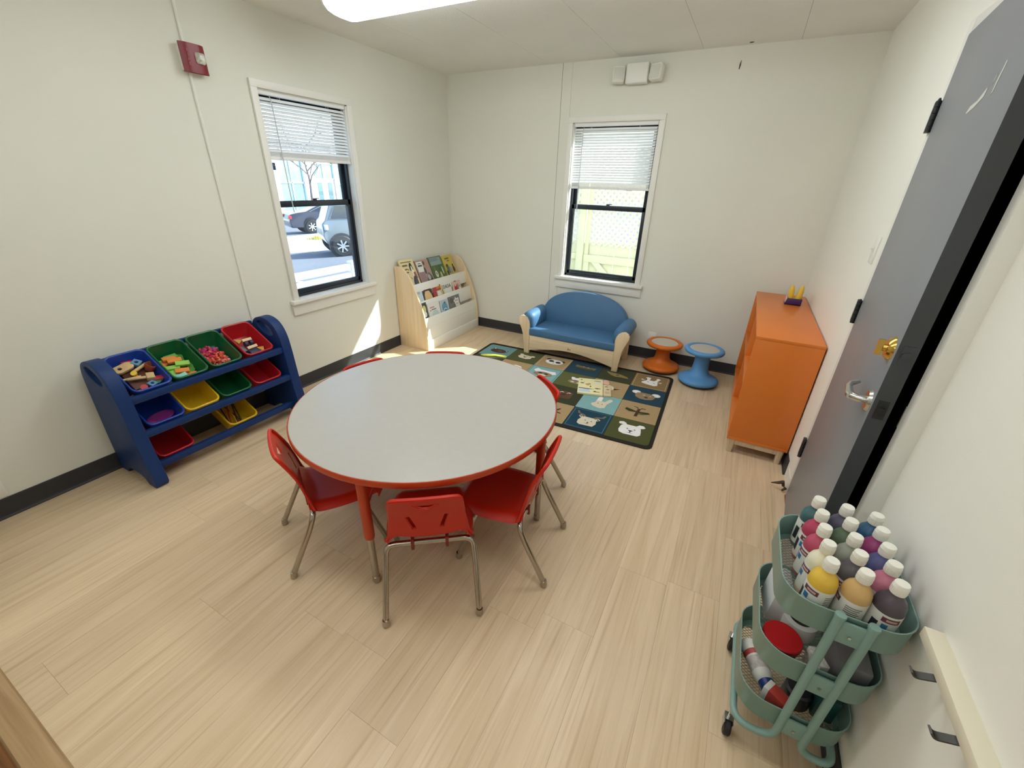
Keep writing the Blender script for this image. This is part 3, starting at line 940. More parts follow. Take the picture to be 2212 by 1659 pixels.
for k, (cx, tilt, lab) in enumerate(((3.266, -4, 'left yellow toy corn cob standing in the purple holder'), (3.308, 5, 'right yellow toy corn cob standing in the purple holder'))):
    o = thing('toy_corn', lab, 'toy', (cx, 3.600, z1 + 0.008), rot=(0, R(tilt), 0), group='yellow toy corn cobs')
    prof = [(0.006, 0.0), (0.014, 0.012), (0.0175, 0.035), (0.0175, 0.075), (0.014, 0.105), (0.008, 0.124), (0.002, 0.130)]
    def cob(u, v):
        i = min(int(v * 6), 5); f = v * 6 - i
        r = prof[i][0] * (1 - f) + prof[i + 1][0] * f
        z = prof[i][1] * (1 - f) + prof[i + 1][1] * f
        r *= 1 + 0.06 * abs(sin(u * 2 * pi * 6)) + 0.05 * abs(sin(z * 320))
        return Vector((r * cos(2 * pi * u), r * sin(2 * pi * u), z))
    MB().grid(36, 40, cob).build('cob', mat('corn_yellow', (226, 190, 62), 0.45), o)

# ------------------------------------------------------------------ wobble stools
def stool(label, col, cx, cy, zt, r):
    nm = '%d' % col[0]
    m = mat('stool_plastic_' + nm, col, 0.5, spec=0.35, bump=0.08, bscale=400)
    t = thing('wobble_stool', label, 'stool', (cx, cy, 0), group='wobble stools by the back wall')
    MB().lathe([(0.01, 0.0), (0.10, 0.002), (0.145, 0.012), (0.152, 0.018), (0.152, 0.024), (0.01, 0.024)], 40).build('base_pad', mat('stool_pad', (58, 54, 58), 0.7), t)
    s = zt - 0.27
    prof = [(0.05, 0.022), (0.150, 0.022), (0.160, 0.030), (0.163, 0.042), (0.157, 0.055), (0.138, 0.066), (0.105, 0.078), (0.080, 0.096), (0.066, 0.122 + s * 0.3),
            (0.060, 0.16 + s * 0.6), (0.062, 0.200 + s), (0.080, 0.218 + s), (0.125, 0.228 + s), (0.150, 0.236 + s), (0.1575, 0.248 + s), (0.155, 0.260 + s), (0.146, 0.267 + s), (0.130, 0.270 + s), (0.119, 0.268 + s), (0.117, 0.262 + s), (0.02, 0.262 + s)]
    MB().lathe(prof, 48).build('body', m, t, angle=50)
    MB().lathe([(0.002, 0.2655 + s), (0.10, 0.2655 + s), (0.113, 0.2645 + s), (0.1165, 0.2622 + s)], 40, caps=False).build('seat_pad', mat('stool_seat', (190, 184, 172), 0.75, bump=0.1, bscale=300), t)
    return t
stool('orange wobble stool with a pale round seat pad by the back wall', (206, 106, 26), 2.452, 3.795, 0.272, 0.16)
stool('blue wobble stool with a pale round seat pad beside the orange cabinet', (92, 152, 206), 2.790, 3.652, 0.325, 0.16)

# ------------------------------------------------------------------ blue couch
M_BLUE = mat('couch_vinyl', (72, 112, 148), 0.52, spec=0.35, var=0.03, vscale=8, bump=0.12, bscale=180)
RZ = 0.007
t = thing('toddler_couch', 'small blue padded couch with pale wooden frame under the window', 'couch', (1.655, 3.70, 0))
yf, yb = 3.497, 3.885
def post(pts, th, nm, yy):
    MB().prism(pts, (0, yy, 0), (1, 0, 0), (0, 0, 1), th).build(nm, M_MAPLE, t, True, bevel=0.003)
lp = [(1.188, RZ), (1.240, RZ), (1.240, 0.30), (1.232, 0.335), (1.214, 0.366), (1.190, 0.383), (1.160, 0.384), (1.135, 0.372), (1.121, 0.350), (1.121, 0.325), (1.134, 0.290), (1.152, 0.250), (1.168, 0.200), (1.178, 0.120)]
post(lp, -0.028, 'front_post', yf)
post([(3.312 - x, z) for x, z in lp][::-1], -0.028, 'front_post', yf)
ap = [(1.240, 0.040)] + [(1.240 + 0.832 * i / 14, 0.040 + 0.062 * sin(pi * i / 14)) for i in range(1, 14)] + [(2.072, 0.040), (2.072, 0.200), (1.240, 0.200)]
MB().prism(ap, (0, yf + 0.004, 0), (1, 0, 0), (0, 0, 1), -0.022).build('apron', M_MAPLEX, t, True, bevel=0.0015)
apr = COL.objects[-1]
for k, (a, b) in enumerate(((1.640, 1.646), (1.650, 1.656), (1.660, 1.668))):
    MB().prism([(a, 0.120 + k * 0.002), (b, 0.122), (b - 0.001, 0.140 - k * 0.004), (a + 0.001, 0.142 - k * 0.005)], (0, yf + 0.0035, 0), (1, 0, 0), (0, 0, 1), 0.001).build('logo_mark', mat('logo_brown', (96, 74, 52), 0.6), apr, True, smooth=False)
for a, b in ((1.188, 1.240), (2.072, 2.124)):
    MB().box(a, yb - 0.03, 0.0, b, yb, 0.30).build('rear_post', M_MAPLE, t, True, bevel=0.003)
    MB().box(a + 0.014, yf + 0.028, 0.10, b - 0.014, yb - 0.03, 0.18).build('side_rail', M_MAPLE, t, True, bevel=0.002)
MB().box(1.240, yb - 0.028, 0.10, 2.072, yb - 0.006, 0.18).build('back_rail', M_MAPLEX, t, True, bevel=0.002)
# seat cushion
MB().box(1.232, yf - 0.006, 0.194, 2.080, yb - 0.05, 0.268).build('seat_cushion', M_BLUE, t, True, bevel=0.016, bseg=3)
# arched back cushion, thick and leaning
bk = []
for i in range(25):
    a = pi * i / 24
    bk.append((1.656 - 0.430 * cos(a), 0.330 + 0.262 * sin(a) ** 0.85))
bk = [(1.232, 0.200)] + bk + [(2.080, 0.200)]
Mb = Matrix.Translation((0, 3.86, 0.2)) @ Euler((R(-9), 0, 0)).to_matrix().to_4x4() @ Matrix.Translation((0, -3.86, -0.2))
cen = Vector((1.656, 0, 0.36))
def ringat(y, s):
    return [Mb @ Vector((cen.x + (x - cen.x) * s, y, cen.z + (z - cen.z) * s)) for x, z in bk]
MB().loft([ringat(3.795, 0.955), ringat(3.800, 0.985), ringat(3.812, 1.0), ringat(3.868, 1.0), ringat(3.880, 0.985), ringat(3.885, 0.95)]).build('back_cushion', M_BLUE, t, True, angle=50)
# rolled arms: sausage cushions over the posts, sagging over the inner side
def armc(cx, sgn):
    rings = []
    n = 10
    prof = [(cos(2 * pi * k / 22), sin(2 * pi * k / 22)) for k in range(22)]
    for i in range(n + 1):
        f = i / n
        y = yf + 0.006 + (yb + 0.015 - yf - 0.006) * f
        k = 1 - 0.16 * (abs(2 * f - 1) ** 4) - (0.12 if i in (0, n) else 0)
        if i == 0: k *= 0.86
        ring = []
        for c, s in prof:
            x = c * 0.068 * k
            z = s * (0.072 if s > 0 else 0.128) * k
            if s < 0:
                x += sgn * 0.030 * s
                x *= 1 - 0.18 * (-s)
            ring.append(Vector((cx + x, y, 0.345 + z)))
        rings.append(ring)
    return MB().loft(rings).build('arm_cushion', M_BLUE, t, True, angle=70)
armc(1.205, -1)
armc(2.107, 1)

# ------------------------------------------------------------------ low bookshelf
t = thing('book_display_shelf', 'low tiered book display shelf of pale wood in the far left corner', 'bookshelf', (0.18, 3.50, 0))
sp = [(0.008, 0.0), (0.360, 0.0), (0.360, 0.055), (0.357, 0.15), (0.348, 0.26), (0.330, 0.36), (0.300, 0.455), (0.262, 0.545), (0.215, 0.640), (0.172, 0.715), (0.135, 0.758), (0.095, 0.780), (0.05, 0.788), (0.012, 0.782)]
ys0, ys1 = 3.040, 3.968
for a in (ys0, ys1 - 0.019):
    MB().prism(sp, (0, a, 0), (1, 0, 0), (0, 0, 1), -0.019).build('side_panel', M_MAPLE, t, True, bevel=0.0025)
MB().tube([(0.155, 3.0395, 0.255), (0.155, 3.0375, 0.255)], 0.004, 10).build('screw_cap', M_LAMWHITE, t, True)
ya, yz = ys0 + 0.019, ys1 - 0.019
MB().box(0.010, ya, 0.06, 0.018, yz, 0.775).build('back_panel', M_LAMWHITE, t, True, smooth=False)
def slab(p, q, th, nm):
    p, q = Vector((p[0], 0, p[1])), Vector((q[0], 0, q[1]))
    d = (q - p).normalized(); n = Vector((d.z, 0, -d.x)) * th
    poly = [(p.x, p.z), (q.x, q.z), (q.x - n.x, q.z - n.z), (p.x - n.x, p.z - n.z)]
    MB().prism(poly, (0, ya, 0), (1, 0, 0), (0, 0, 1), -(yz - ya)).build(nm, M_LAMWHITE, t, True, bevel=0.0012)
# front faces lean back; ledges carry the books
slab((0.350, 0.100), (0.330, 0.318), 0.012, 'tier_front')
slab((0.286, 0.330), (0.264, 0.470), 0.012, 'tier_front')
slab((0.215, 0.500), (0.190, 0.622), 0.012, 'tier_front')
for a, b, z in ((0.220, 0.340, 0.225), (0.150, 0.276, 0.360), (0.06, 0.205, 0.530)):
    MB().box(a, ya, z - 0.012, b, yz, z).build('ledge', M_LAMWHITE, t, True, smooth=False)
slab((0.258, 0.225), (0.238, 0.36), 0.008, 'tier_back')
slab((0.170, 0.36), (0.142, 0.53), 0.008, 'tier_back')
MB().box(0.30, ya, 0.0, 0.362, yz, 0.098).build('base_front', M_LAMWHITE, t, True, bevel=0.002)

def ink(c): return mat('ink_%d_%d_%d' % c, c, 0.5)
def book(label, yc, w, h, xb, zb, lean, cover, prints, th=0.012, group='picture books on the display shelf', ytilt=0.0):
    """a book standing on a ledge with its front to the room; prints are (colour, poly in cover units)"""
    o = thing('picture_book', label, 'book', (xb, yc, zb), group=group)
    # local: u = +y world, v = up the cover, n = toward the room (+x)
    v = Vector((-sin(R(lean)), 0, cos(R(lean)))); u = Vector((0, 1, 0))
    if ytilt:
        q = Matrix.Rotation(R(ytilt), 3, u.cross(v)); u = q @ u; v = q @ v
    T = frame((0, 0, 0), u, v)
    c = MB().box(-w / 2, 0, -th, w / 2, h, -th + 0.0018, 0, T).box(-w / 2, 0, -0.0018, w / 2, h, 0, 0, T).box(-w / 2, 0, -th, -w / 2 + 0.0018, h, 0, 0, T)
    cv = c.build('cover', ink(cover), o, smooth=False)
    MB().box(-w / 2 + 0.002, 0.002, -th + 0.0018, w / 2 - 0.003, h - 0.003, -0.0018, 0, T).build('pages', mat('paper', (232, 226, 208), 0.8), o, smooth=False)
    for k, (col, poly) in enumerate(prints):
        if isinstance(poly, str):
            continue
        pts = [(p[0] * w / 2, p[1] * h) for p in poly]
        MB().prism(pts, T @ Vector((0, 0, 0.0002 + 0.00025 * k)), T.to_3x3() @ Vector((1, 0, 0)), T.to_3x3() @ Vector((0, 1, 0)), 0.0002).build('cover_print', ink(col), cv, smooth=False)
    return o, cv, T
def bar(x0, y0, x1, y1): return [(x0, y0), (x1, y0), (x1, y1), (x0, y1)]
def E_(cx, cy, rx, ry, a=0, n=14): return ell(cx, cy, rx, ry, n, a)
DKB, BRN = (58, 52, 56), (110, 90, 60)
tl = 24
# top row
book('cream picture book with a dark goose at the left end of the top row', 3.165, 0.198, 0.325, 0.165, 0.535, tl, (222, 206, 156),
     [(BRN, bar(-.8, .91, .7, .935)), (BRN, bar(-.68, .80, .02, .85)), (BRN, [(-.7, .66), (-.5, .72), (-.25, .74), (.02, .70), (.06, .66), (-.22, .70), (-.48, .68), (-.66, .62)]),
      (BRN, bar(-.45, .60, -.1, .64)), (BRN, [(-.2, .50), (.06, .44), (.06, .38), (-.04, .44)]),
      ((240, 236, 224), [(.35, .80), (.52, .82), (.66, .62), (.62, .45), (.38, .5)]), (DKB, [(.16, .70), (.2, .82), (.36, .90), (.56, .86), (.64, .70), (.56, .66), (.50, .78), (.40, .80), (.32, .66), (.22, .64)]),
      ((150, 92, 92), [(.5, .6), (.8, .62), (.9, .4), (.5, .44)]), ((62, 62, 78), E_(.42, .26, .36, .22, 20)), ((84, 78, 96), E_(.56, .26, .16, .18)), ((200, 196, 186), bar(.1, .0, .9, .05))], ytilt=-2)
book('picture book with a white title card and pinkish cover, second of the top row', 3.385, 0.200, 0.292, 0.165, 0.535, tl, (176, 142, 130),
     [((232, 230, 222), bar(-.86, .60, .0, .95)), ((80, 86, 90), bar(-.72, .78, -.1, .84)), ((110, 112, 110), bar(-.66, .87, -.2, .90)), ((156, 126, 134), bar(-.86, .26, -.1, .58)),
      ((206, 212, 206), bar(-.86, .0, -.1, .25)), ((96, 106, 98), [(-.08, .05), (.9, .05), (.85, .42), (.5, .55), (.2, .48), (-.05, .3)]), ((178, 176, 172), E_(.35, .38, .2, .1)), ((70, 82, 74), E_(.1, .62, .16, .12)), ((104, 76, 66), E_(.2, .88, .14, .07)), ((60, 66, 60), E_(.66, .22, .2, .12))], ytilt=-1)
book('picture book with a green meadow and teal sky, third in the top row', 3.602, 0.212, 0.298, 0.165, 0.535, tl, (92, 108, 70),
     [((136, 160, 152), bar(-.84, .70, .84, .97)), ((122, 142, 150), bar(-.84, .84, .4, .95)), ((76, 104, 60), bar(-.84, .42, .84, .70)), ((112, 128, 66), [(-.7, .3), (-.5, .75), (-.3, .3)]), ((62, 92, 58), [(0.0, .3), (.3, .72), (.5, .3)]),
      ((214, 210, 188), E_(-.45, .40, .2, .12)), ((96, 96, 80), E_(-.45, .42, .07, .05)), ((206, 190, 120), E_(.2, .30, .16, .16)), ((190, 198, 180), E_(.62, .48, .10, .14)), ((168, 150, 110), E_(.25, .12, .14, .12)), ((120, 124, 110), E_(-.5, .12, .16, .14))], ytilt=0)
book('yellow picture book with children on its cover at the right end of the top row', 3.812, 0.178, 0.288, 0.165, 0.535, tl, (196, 178, 84),
     [((122, 104, 44), bar(-.5, .84, .3, .90)), ((122, 104, 44), bar(-.2, .76, .26, .80)), ((52, 56, 40), E_(-.48, .58, .24, .10)), ((96, 112, 100), E_(-.4, .46, .34, .14)), ((150, 150, 146), E_(.02, .42, .28, .13)),
      ((84, 52, 48), E_(.62, .44, .22, .12)), ((56, 44, 36), E_(.58, .58, .12, .06)), ((204, 186, 92), bar(-.6, .05, .7, .28)), ((44, 44, 24), [(-.9, .45), (-.66, .42), (-.55, .02), (-.75, .02)]), ((180, 160, 150), E_(.72, .14, .2, .12))], ytilt=1)
# middle row
book('pale blue picture book half hidden by the shelf side, left end of the middle row', 3.124, 0.120, 0.250, 0.262, 0.362, 17, (196, 212, 216),
     [((160, 176, 190), bar(-.7, .7, .5, .82)), ((206, 210, 206), E_(0, .35, .5, .2)), ((58, 60, 66), E_(.3, .2, .14, .12))])
book('dark picture book with a large tan hippo shape, second in the middle row', 3.262, 0.150, 0.240, 0.262, 0.362, 17, (60, 46, 50),
     [((76, 58, 40), bar(-.7, .80, .7, .84)), ((222, 188, 134), [(-.8, .02), (-.8, .42), (-.7, .62), (-.45, .76), (.3, .76), (.62, .62), (.78, .42), (.82, .02)]), ((70, 52, 40), [(-.3, .26), (-.2, .34), (.35, .34), (.44, .24), (.38, .24), (.3, .30), (-.16, .30), (-.22, .22)])])
book('red picture book with a pale duckling, third in the middle row', 3.422, 0.155, 0.220, 0.262, 0.362, 17, (176, 62, 54),
     [((204, 198, 190), bar(-.25, .02, .92, .70)), ((196, 128, 60), [(-.2, .78), (.6, .80), (.72, .92), (.4, .90), (-.1, .88)]), ((226, 222, 206), E_(.2, .42, .42, .28)), ((206, 196, 96), E_(.8, .42, .13, .3)), ((84, 60, 46), E_(.64, .94, .12, .05)), ((206, 190, 96), bar(.7, .7, .95, .9))])
o, cv, T = book('white picture book titled DADA in black capitals, fourth in the middle row', 3.582, 0.150, 0.224, 0.262, 0.362, 17, (222, 222, 212),
     [((96, 104, 104), E_(-.1, .10, .28, .05)), ((70, 74, 74), E_(-.72, .08, .08, .05)), ((206, 196, 100), E_(-.88, .45, .08, .2))])
text_mesh('DADA', 0.050, 'title', ink((46, 54, 58)), cv, T @ Matrix.Translation((0.002, 0.166, 0.0014)), sx=0.98)
book('pink picture book with a red animal at the right end of the middle row', 3.752, 0.155, 0.235, 0.262, 0.362, 17, (216, 186, 174),
     [((150, 96, 92), bar(-.8, .92, .7, .94)), ((120, 96, 92), bar(-.4, .80, .1, .84)), ((176, 60, 52), [(-.6, .5), (-.5, .68), (-.35, .58), (-.1, .6), (.05, .72), (.1, .5), (-.1, .3), (-.4, .3)]), ((150, 128, 118), E_(.3, .5, .2, .2)), ((232, 224, 214), E_(.64, .46, .22, .16)), ((60, 52, 50), E_(.66, .56, .07, .05))])
# bottom row
book('narrow dark picture book with a yellow creature at the left end of the bottom row', 3.106, 0.088, 0.235, 0.322, 0.228, 12, (70, 70, 76),
     [((206, 208, 128), E_(.1, .74, .5, .15)), ((228, 228, 222), E_(.1, .52, .5, .12)), ((196, 196, 202), E_(.0, .25, .6, .12)), ((90, 80, 90), E_(.4, .08, .3, .07))])
book('white picture book with pink title print and a red bird, second in the bottom row', 3.250, 0.185, 0.210, 0.324, 0.228, 12, (224, 224, 218),
     [((206, 136, 140), bar(-.66, .76, .1, .82)), ((120, 120, 124), bar(-.46, .66, .34, .71)), ((176, 96, 98), E_(-.62, .66, .07, .04)), ((190, 208, 206), E_(.1, .34, .62, .30)), ((170, 48, 52), [(-.1, .16), (.1, .22), (.3, .36), (.46, .34), (.52, .18), (.3, .08), (.0, .08)])])
book('blue picture book with a pale swirl, third in the bottom row', 3.424, 0.145, 0.200, 0.322, 0.228, 12, (184, 196, 204),
     [((106, 156, 176), E_(.0, .62, .62, .24)), ((84, 140, 160), E_(.1, .34, .64, .28)), ((214, 226, 228), [(-.6, .2), (-.5, .42), (-.2, .56), (.2, .58), (.5, .48), (.44, .44), (.16, .53), (-.18, .50), (-.42, .36), (-.52, .18)]), ((76, 122, 140), E_(.16, .84, .2, .06)), ((80, 100, 92), bar(-.9, .0, -.2, .14))])
book('busy picture book with a white burst at the right end of the bottom row', 3.606, 0.195, 0.205, 0.320, 0.228, 12, (124, 122, 118),
     [((214, 148, 122), E_(-.5, .2, .34, .16)), ((96, 94, 96), E_(-.5, .78, .36, .14)), ((232, 226, 222), [(-.1, .52), (.0, .66), (-.2, .74), (.1, .80), (.2, .92), (.4, .82), (.8, .84), (.76, .6), (.9, .4), (.3, .36)]), ((186, 120, 150), bar(.1, .70, .6, .74)), ((206, 150, 126), bar(.2, .54, .6, .58)), ((96, 140, 170), bar(.3, .12, .95, .28)), ((98, 132, 160), bar(.5, .86, .9, .97)), ((106, 120, 92), E_(-.1, .5, .16, .1))])
# ------------------------------------------------------------------ animal rug
rug = thing('animal_rug', 'rug of coloured squares with animal faces in front of the blue couch', 'rug', (1.713, 2.985, 0), R(2.2))
RB = (52, 50, 44)
M_RUGB = mat('rug_binding', RB, 0.95, spec=0.05, bump=0.3, bscale=500)
MB().prism(rrect(1.83, 1.244, 0.05, 6), (0, 0, 0), (1, 0, 0), (0, 1, 0), 0.0052).build('rug_body', M_RUGB, rug, bevel=0.0015)
MB().tube([(p[0], p[1], 0.004) for p in rrect(1.822, 1.236, 0.046, 6)], 0.0042, 6, closed=True).build('binding', M_RUGB, rug)
def rugm(c): return mat('rug_%d_%d_%d' % c, c, 0.95, spec=0.05, var=0.05, vscale=60, bump=0.35, bscale=600, sheen=0.15)
OL, TAN, NAVY, TEAL, DOL, LOL = (78, 82, 40), (172, 146, 104), (22, 62, 80), (132, 176, 176), (54, 58, 32), (92, 96, 46)
CRM, WHT, BRW, TAP, BLK, GRY = (222, 210, 184), (240, 238, 234), (74, 48, 34), (150, 126, 96), (22, 22, 22), (120, 112, 100)
def mouth(x, y, s): return [(x - s, y + .01), (x, y - .04), (x + s, y + .01), (x, y - .015)]
CW, CH = 0.297, 0.293
def square(c, r, bg, prints, line=None):
    mats = [rugm(bg)]
    mb = MB()
    z = 0.0054
    cx, cy = -0.891 + (c + 0.5) * CW, 0.586 - (r + 0.5) * CH
    rad = 0.03
    w, h = CW - 0.003, CH - 0.003
    pts = []
    for (sx, sy, a0, cc) in ((1, 1, 0, (5, 0)), (-1, 1, 90, (0, 0)), (-1, -1, 180, (0, 3)), (1, -1, 270, (5, 3))):
        q = rad if (c, r) == cc else 0.004
        pts += arc(cx + sx * (w / 2 - q), cy + sy * (h / 2 - q), q, a0, a0 + 90, 5)
    mb.flat(pts, (0, 0, z), (1, 0, 0), (0, 1, 0), 0)
    def midx(col):
        m = rugm(col)
        if m not in mats: mats.append(m)
        return mats.index(m)
    k = 1
    if line:
        i = midx(line)
        a, b, t = w / 2 - 0.012, h / 2 - 0.012, 0.0035
        for q in ((-a, -b, a, -b + t), (-a, b - t, a, b), (-a, -b, -a + t, b), (a - t, -b, a, b)):
            mb.flat([(cx + q[0], cy + q[1]), (cx + q[2], cy + q[1]), (cx + q[2], cy + q[3]), (cx + q[0], cy + q[3])], (0, 0, z + 0.0003), (1, 0, 0), (0, 1, 0), i)
    for col, poly in prints:
        mb.flat([(cx + p[0] * w / 2, cy + p[1] * h / 2) for p in poly], (0, 0, z + 0.0003 + 0.0002 * k), (1, 0, 0), (0, 1, 0), midx(col))
        k += 1
    return mb.build('printed_square', mats, rug, smooth=False, recalc=False)
def eyes(col, y, d, r=.035): return [(col, ell(-d, y, r, r, 8)), (col, ell(d, y, r, r, 8))]
bear = [(-.52, -.1), (-.48, .28), (-.40, .40), (-.60, .42), (-.62, .62), (-.44, .70), (-.28, .60), (-.24, .48), (.22, .48), (.34, .66), (.54, .66), (.64, .50), (.54, .38), (.44, .36), (.50, .02), (.52, -.26), (.40, -.42), (-.24, -.44), (-.46, -.34)]
square(5, 3, OL, [(WHT, bear)] + [(BLK, ell(-.14, .10, .04, .04, 8)), (BLK, ell(.2, .10, .04, .04, 8)), (BLK, [(-.10, -.02), (.16, -.02), (.03, -.16)]), (BLK, [(.01, -.14), (.05, -.14), (.05, -.24), (.2, -.28), (.03, -.27), (-.16, -.28), (.01, -.24)])])
dface = [(-.46, -.2), (-.36, .06), (-.28, .22), (.22, .22), (.38, .06), (.44, -.3), (.34, -.58), (-.30, -.62), (-.44, -.5)]
ant = [(-.16, .24), (-.30, .42), (-.56, .50), (-.66, .72), (-.74, .70), (-.66, .46), (-.42, .34), (-.26, .22)]
square(4, 3, NAVY, [(GRY, ant), (GRY, [(-p[0], p[1]) for p in ant]), (CRM, [(-.28, .14), (-.44, .34), (-.54, .22), (-.40, .04)]), (CRM, [(.24, .14), (.44, .30), (.56, .16), (.40, .02)]), (BLK, ell(-.42, .2, .06, .05, 8)), (BLK, ell(.44, .16, .06, .05, 8)), (CRM, dface)]
       + [(BLK, ell(-.12, -.12, .035, .035, 8)), (BLK, ell(.18, -.12, .035, .035, 8)), (BLK, [(-.02, -.26), (.10, -.26), (.04, -.34)]), (BLK, [(.02, -.33), (.06, -.33), (.06, -.40), (.18, -.43), (.04, -.42), (-.14, -.43), (.02, -.40)])], line=(96, 140, 160))
square(3, 3, TAN, [(BRW, [(.12, .02), (.40, .44), (.48, .40), (.32, .06), (.60, -.02), (.60, -.10), (.28, -.06), (.10, -.30), (.02, -.28), (.12, -.04), (-.1, .1), (-.06, .16)])])
square(2, 3, OL, []); square(1, 3, NAVY, []); square(0, 3, TAN, [])
# row 2
bf = [(-.02, .0), (-.62, .22), (-.66, .0), (-.40, -.16), (-.05, -.1)]
square(5, 2, TAN, [(DOL, bf), (DOL, [(.04, .02), (.50, .10), (.62, -.02), (.40, -.16), (.08, -.14)]), ((104, 98, 46), ell(.2, -.22, .16, .06, 10)), (BRW, [(-.06, .26), (.08, .26), (.04, -.56), (-.12, -.56)]), (BRW, [(0, .24), (-.14, .42), (-.30, .46), (-.28, .50), (-.10, .48), (.02, .28)]), (BRW, [(.04, .24), (.18, .40), (.34, .38), (.34, .42), (.14, .46), (.02, .28)])])
rab = [(-.38, -.28), (-.20, .0), (-.18, .62), (-.08, .72), (.06, .68), (.10, .20), (.26, .22), (.42, .60), (.56, .62), (.62, .46), (.42, .0), (.40, -.46), (.2, -.60), (-.2, -.50)]
square(4, 2, TEAL, [(CRM, rab), (WHT, [(-.18, .2), (-.16, .62), (-.06, .70), (.06, .66), (.08, .24)]), (BLK, ell(-.04, -.08, .035, .035, 8)), (BLK, ell(.2, -.14, .035, .035, 8))])
square(3, 2, DOL, [((96, 66, 44), rrect(1.0, .9, .2, 4)), (WHT, [(-.26, .2), (-.16, .34), (-.02, .28), (-.06, .24), (-.16, .28), (-.22, .18)]), (WHT, [(.14, .2), (.24, .34), (.38, .28), (.34, .24), (.24, .28), (.18, .18)]), (BRW, ell(.02, .0, .14, .12, 10)), (WHT, ell(-.2, -.60, .06, .05, 8))])
square(2, 2, TAN, []); square(1, 2, OL, []); square(0, 2, NAVY, [])
# row 1
square(5, 1, NAVY, [(CRM, ell(-.50, .30, .24, .22, 14)), (CRM, ell(.56, .26, .24, .22, 14)), (WHT, ell(-.50, .30, .18, .16, 12)), (WHT, ell(.56, .26, .18, .16, 12)), (TAP, [(-.52, .0), (-.44, .22), (-.2, .32), (.26, .30), (.48, .18), (.56, -.1), (.44, -.38), (.1, -.52), (-.2, -.50), (-.46, -.30)])]
       + [(WHT, [(-.14, -.02), (-.04, .08), (.06, -.02), (-.04, .03)]), (WHT, [(.2, -.04), (.30, .06), (.38, -.04), (.30, .01)]), (BRW, ell(.1, -.22, .10, .10, 10)), (BLK, mouth(.1, -.28, .1))])
square(4, 1, TAN, [(CRM, [(-.5, .3), (-.1, .42), (.2, .28), (.36, .0), (.2, -.26), (-.2, -.34), (-.6, -.24)]), (BRW, [(.30, .06), (.66, .10), (.40, -.12), (.30, -.10)]), (BLK, ell(.06, .10, .05, .05, 8))])
square(3, 1, LOL, [(WHT, [(-.2, .10), (-.30, .44), (-.16, .46), (.0, .36), (.28, .52), (.34, .36), (.56, .22), (.66, -.12), (.3, -.1), (.0, .04)]), (TAP, ell(.12, -.16, .46, .26, 16)), (GRY, ell(.06, .0, .12, .10, 10)), (CRM, ell(-.06, -.22, .12, .08, 10)), (CRM, ell(.32, -.26, .12, .08, 10)), (GRY, ell(.46, .12, .04, .04, 8))])
rac = [(-.70, .36), (-.56, .70), (-.30, .54), (.30, .50), (.62, .56), (.80, .24), (.50, .0), (-.42, .06)]
square(2, 1, TEAL, [(WHT, rac), (TAP, ell(.04, -.06, .60, .34, 18)), (BLK, ell(-.16, .06, .14, .09, 10)), (BLK, ell(.22, .02, .14, .09, 10)), (GRY, ell(-.02, .22, .04, .06, 8)), (CRM, ell(.04, -.22, .26, .14, 12))], line=(28, 66, 84))
square(1, 1, TAN, [(WHT, [(-.4, -.2), (-.2, .34), (.1, .44), (.4, .38), (.56, .2), (.66, -.1), (.2, -.4)])])
square(0, 1, DOL, [])
# row 0 (against the wall)
square(5, 0, (140, 112, 70), [(WHT, [(-.50, -.18), (-.32, .04), (-.24, .16), (-.26, .40), (-.36, .50), (-.24, .62), (-.06, .58), (-.06, .44), (-.10, .20), (.16, .18), (.30, .46), (.24, .56), (.36, .66), (.50, .56), (.44, .44), (.36, .16), (.40, -.1), (.42, -.40), (.24, -.52), (-.2, -.44), (-.46, -.34)]),
       (CRM, [(-.32, .08), (-.56, .28), (-.54, .06)]), (CRM, [(.38, .06), (.62, .18), (.56, -.04)]), (BRW, ell(-.14, -.08, .05, .03, 8)), (BRW, ell(.2, -.14, .05, .03, 8))], line=(206, 190, 150))
square(4, 0, DOL, [((140, 122, 68), [(-.66, .34), (-.40, .24), (.2, .2), (.66, -.04), (.76, -.26), (.3, -.24), (.0, -.30), (-.3, -.16), (-.56, .1)]), ((96, 84, 44), ell(.06, .0, .10, .10, 10)), ((190, 176, 120), ell(-.1, .10, .05, .03, 8))])
square(3, 0, NAVY, [((120, 108, 76), [(-.60, .40), (-.2, .30), (.3, .26), (.70, .30), (.66, .0), (.3, -.14), (-.3, -.06), (-.62, .12)]), ((92, 66, 40), [(-.5, .08), (.1, .06), (.6, .04), (.4, -.16), (-.2, -.14)]), (CRM, ell(-.1, .22, .06, .04, 8)), (CRM, ell(.2, .18, .06, .04, 8))])
square(2, 0, TAN, [(BLK, ell(-.46, .36, .16, .14, 12)), (BLK, ell(.50, .26, .16, .14, 12)), (WHT, ell(.0, .04, .58, .40, 22)), (BLK, ell(-.22, .12, .18, .15, 14)), (BLK, ell(.26, .04, .18, .15, 14)), (BLK, [(-.06, -.06), (.06, -.06), (.0, -.14)]), (BLK, mouth(.0, -.18, .12))], line=(206, 190, 150))
square(1, 0, OL, [(CRM, [(-.5, -.1), (-.40, .14), (-.50, .26), (-.42, .38), (-.26, .34), (-.2, .24), (.3, .20), (.44, .30), (.62, .24), (.58, .08), (.44, .04), (.46, -.24), (.2, -.40), (-.3, -.34)]), (BLK, [(-.12, .06), (.0, -.06), (.12, .04), (.16, .0), (.04, -.12), (.03, -.22), (-.03, -.22), (-.02, -.12), (-.16, .02)]), (BLK, ell(.28, .0, .05, .03, 8))])
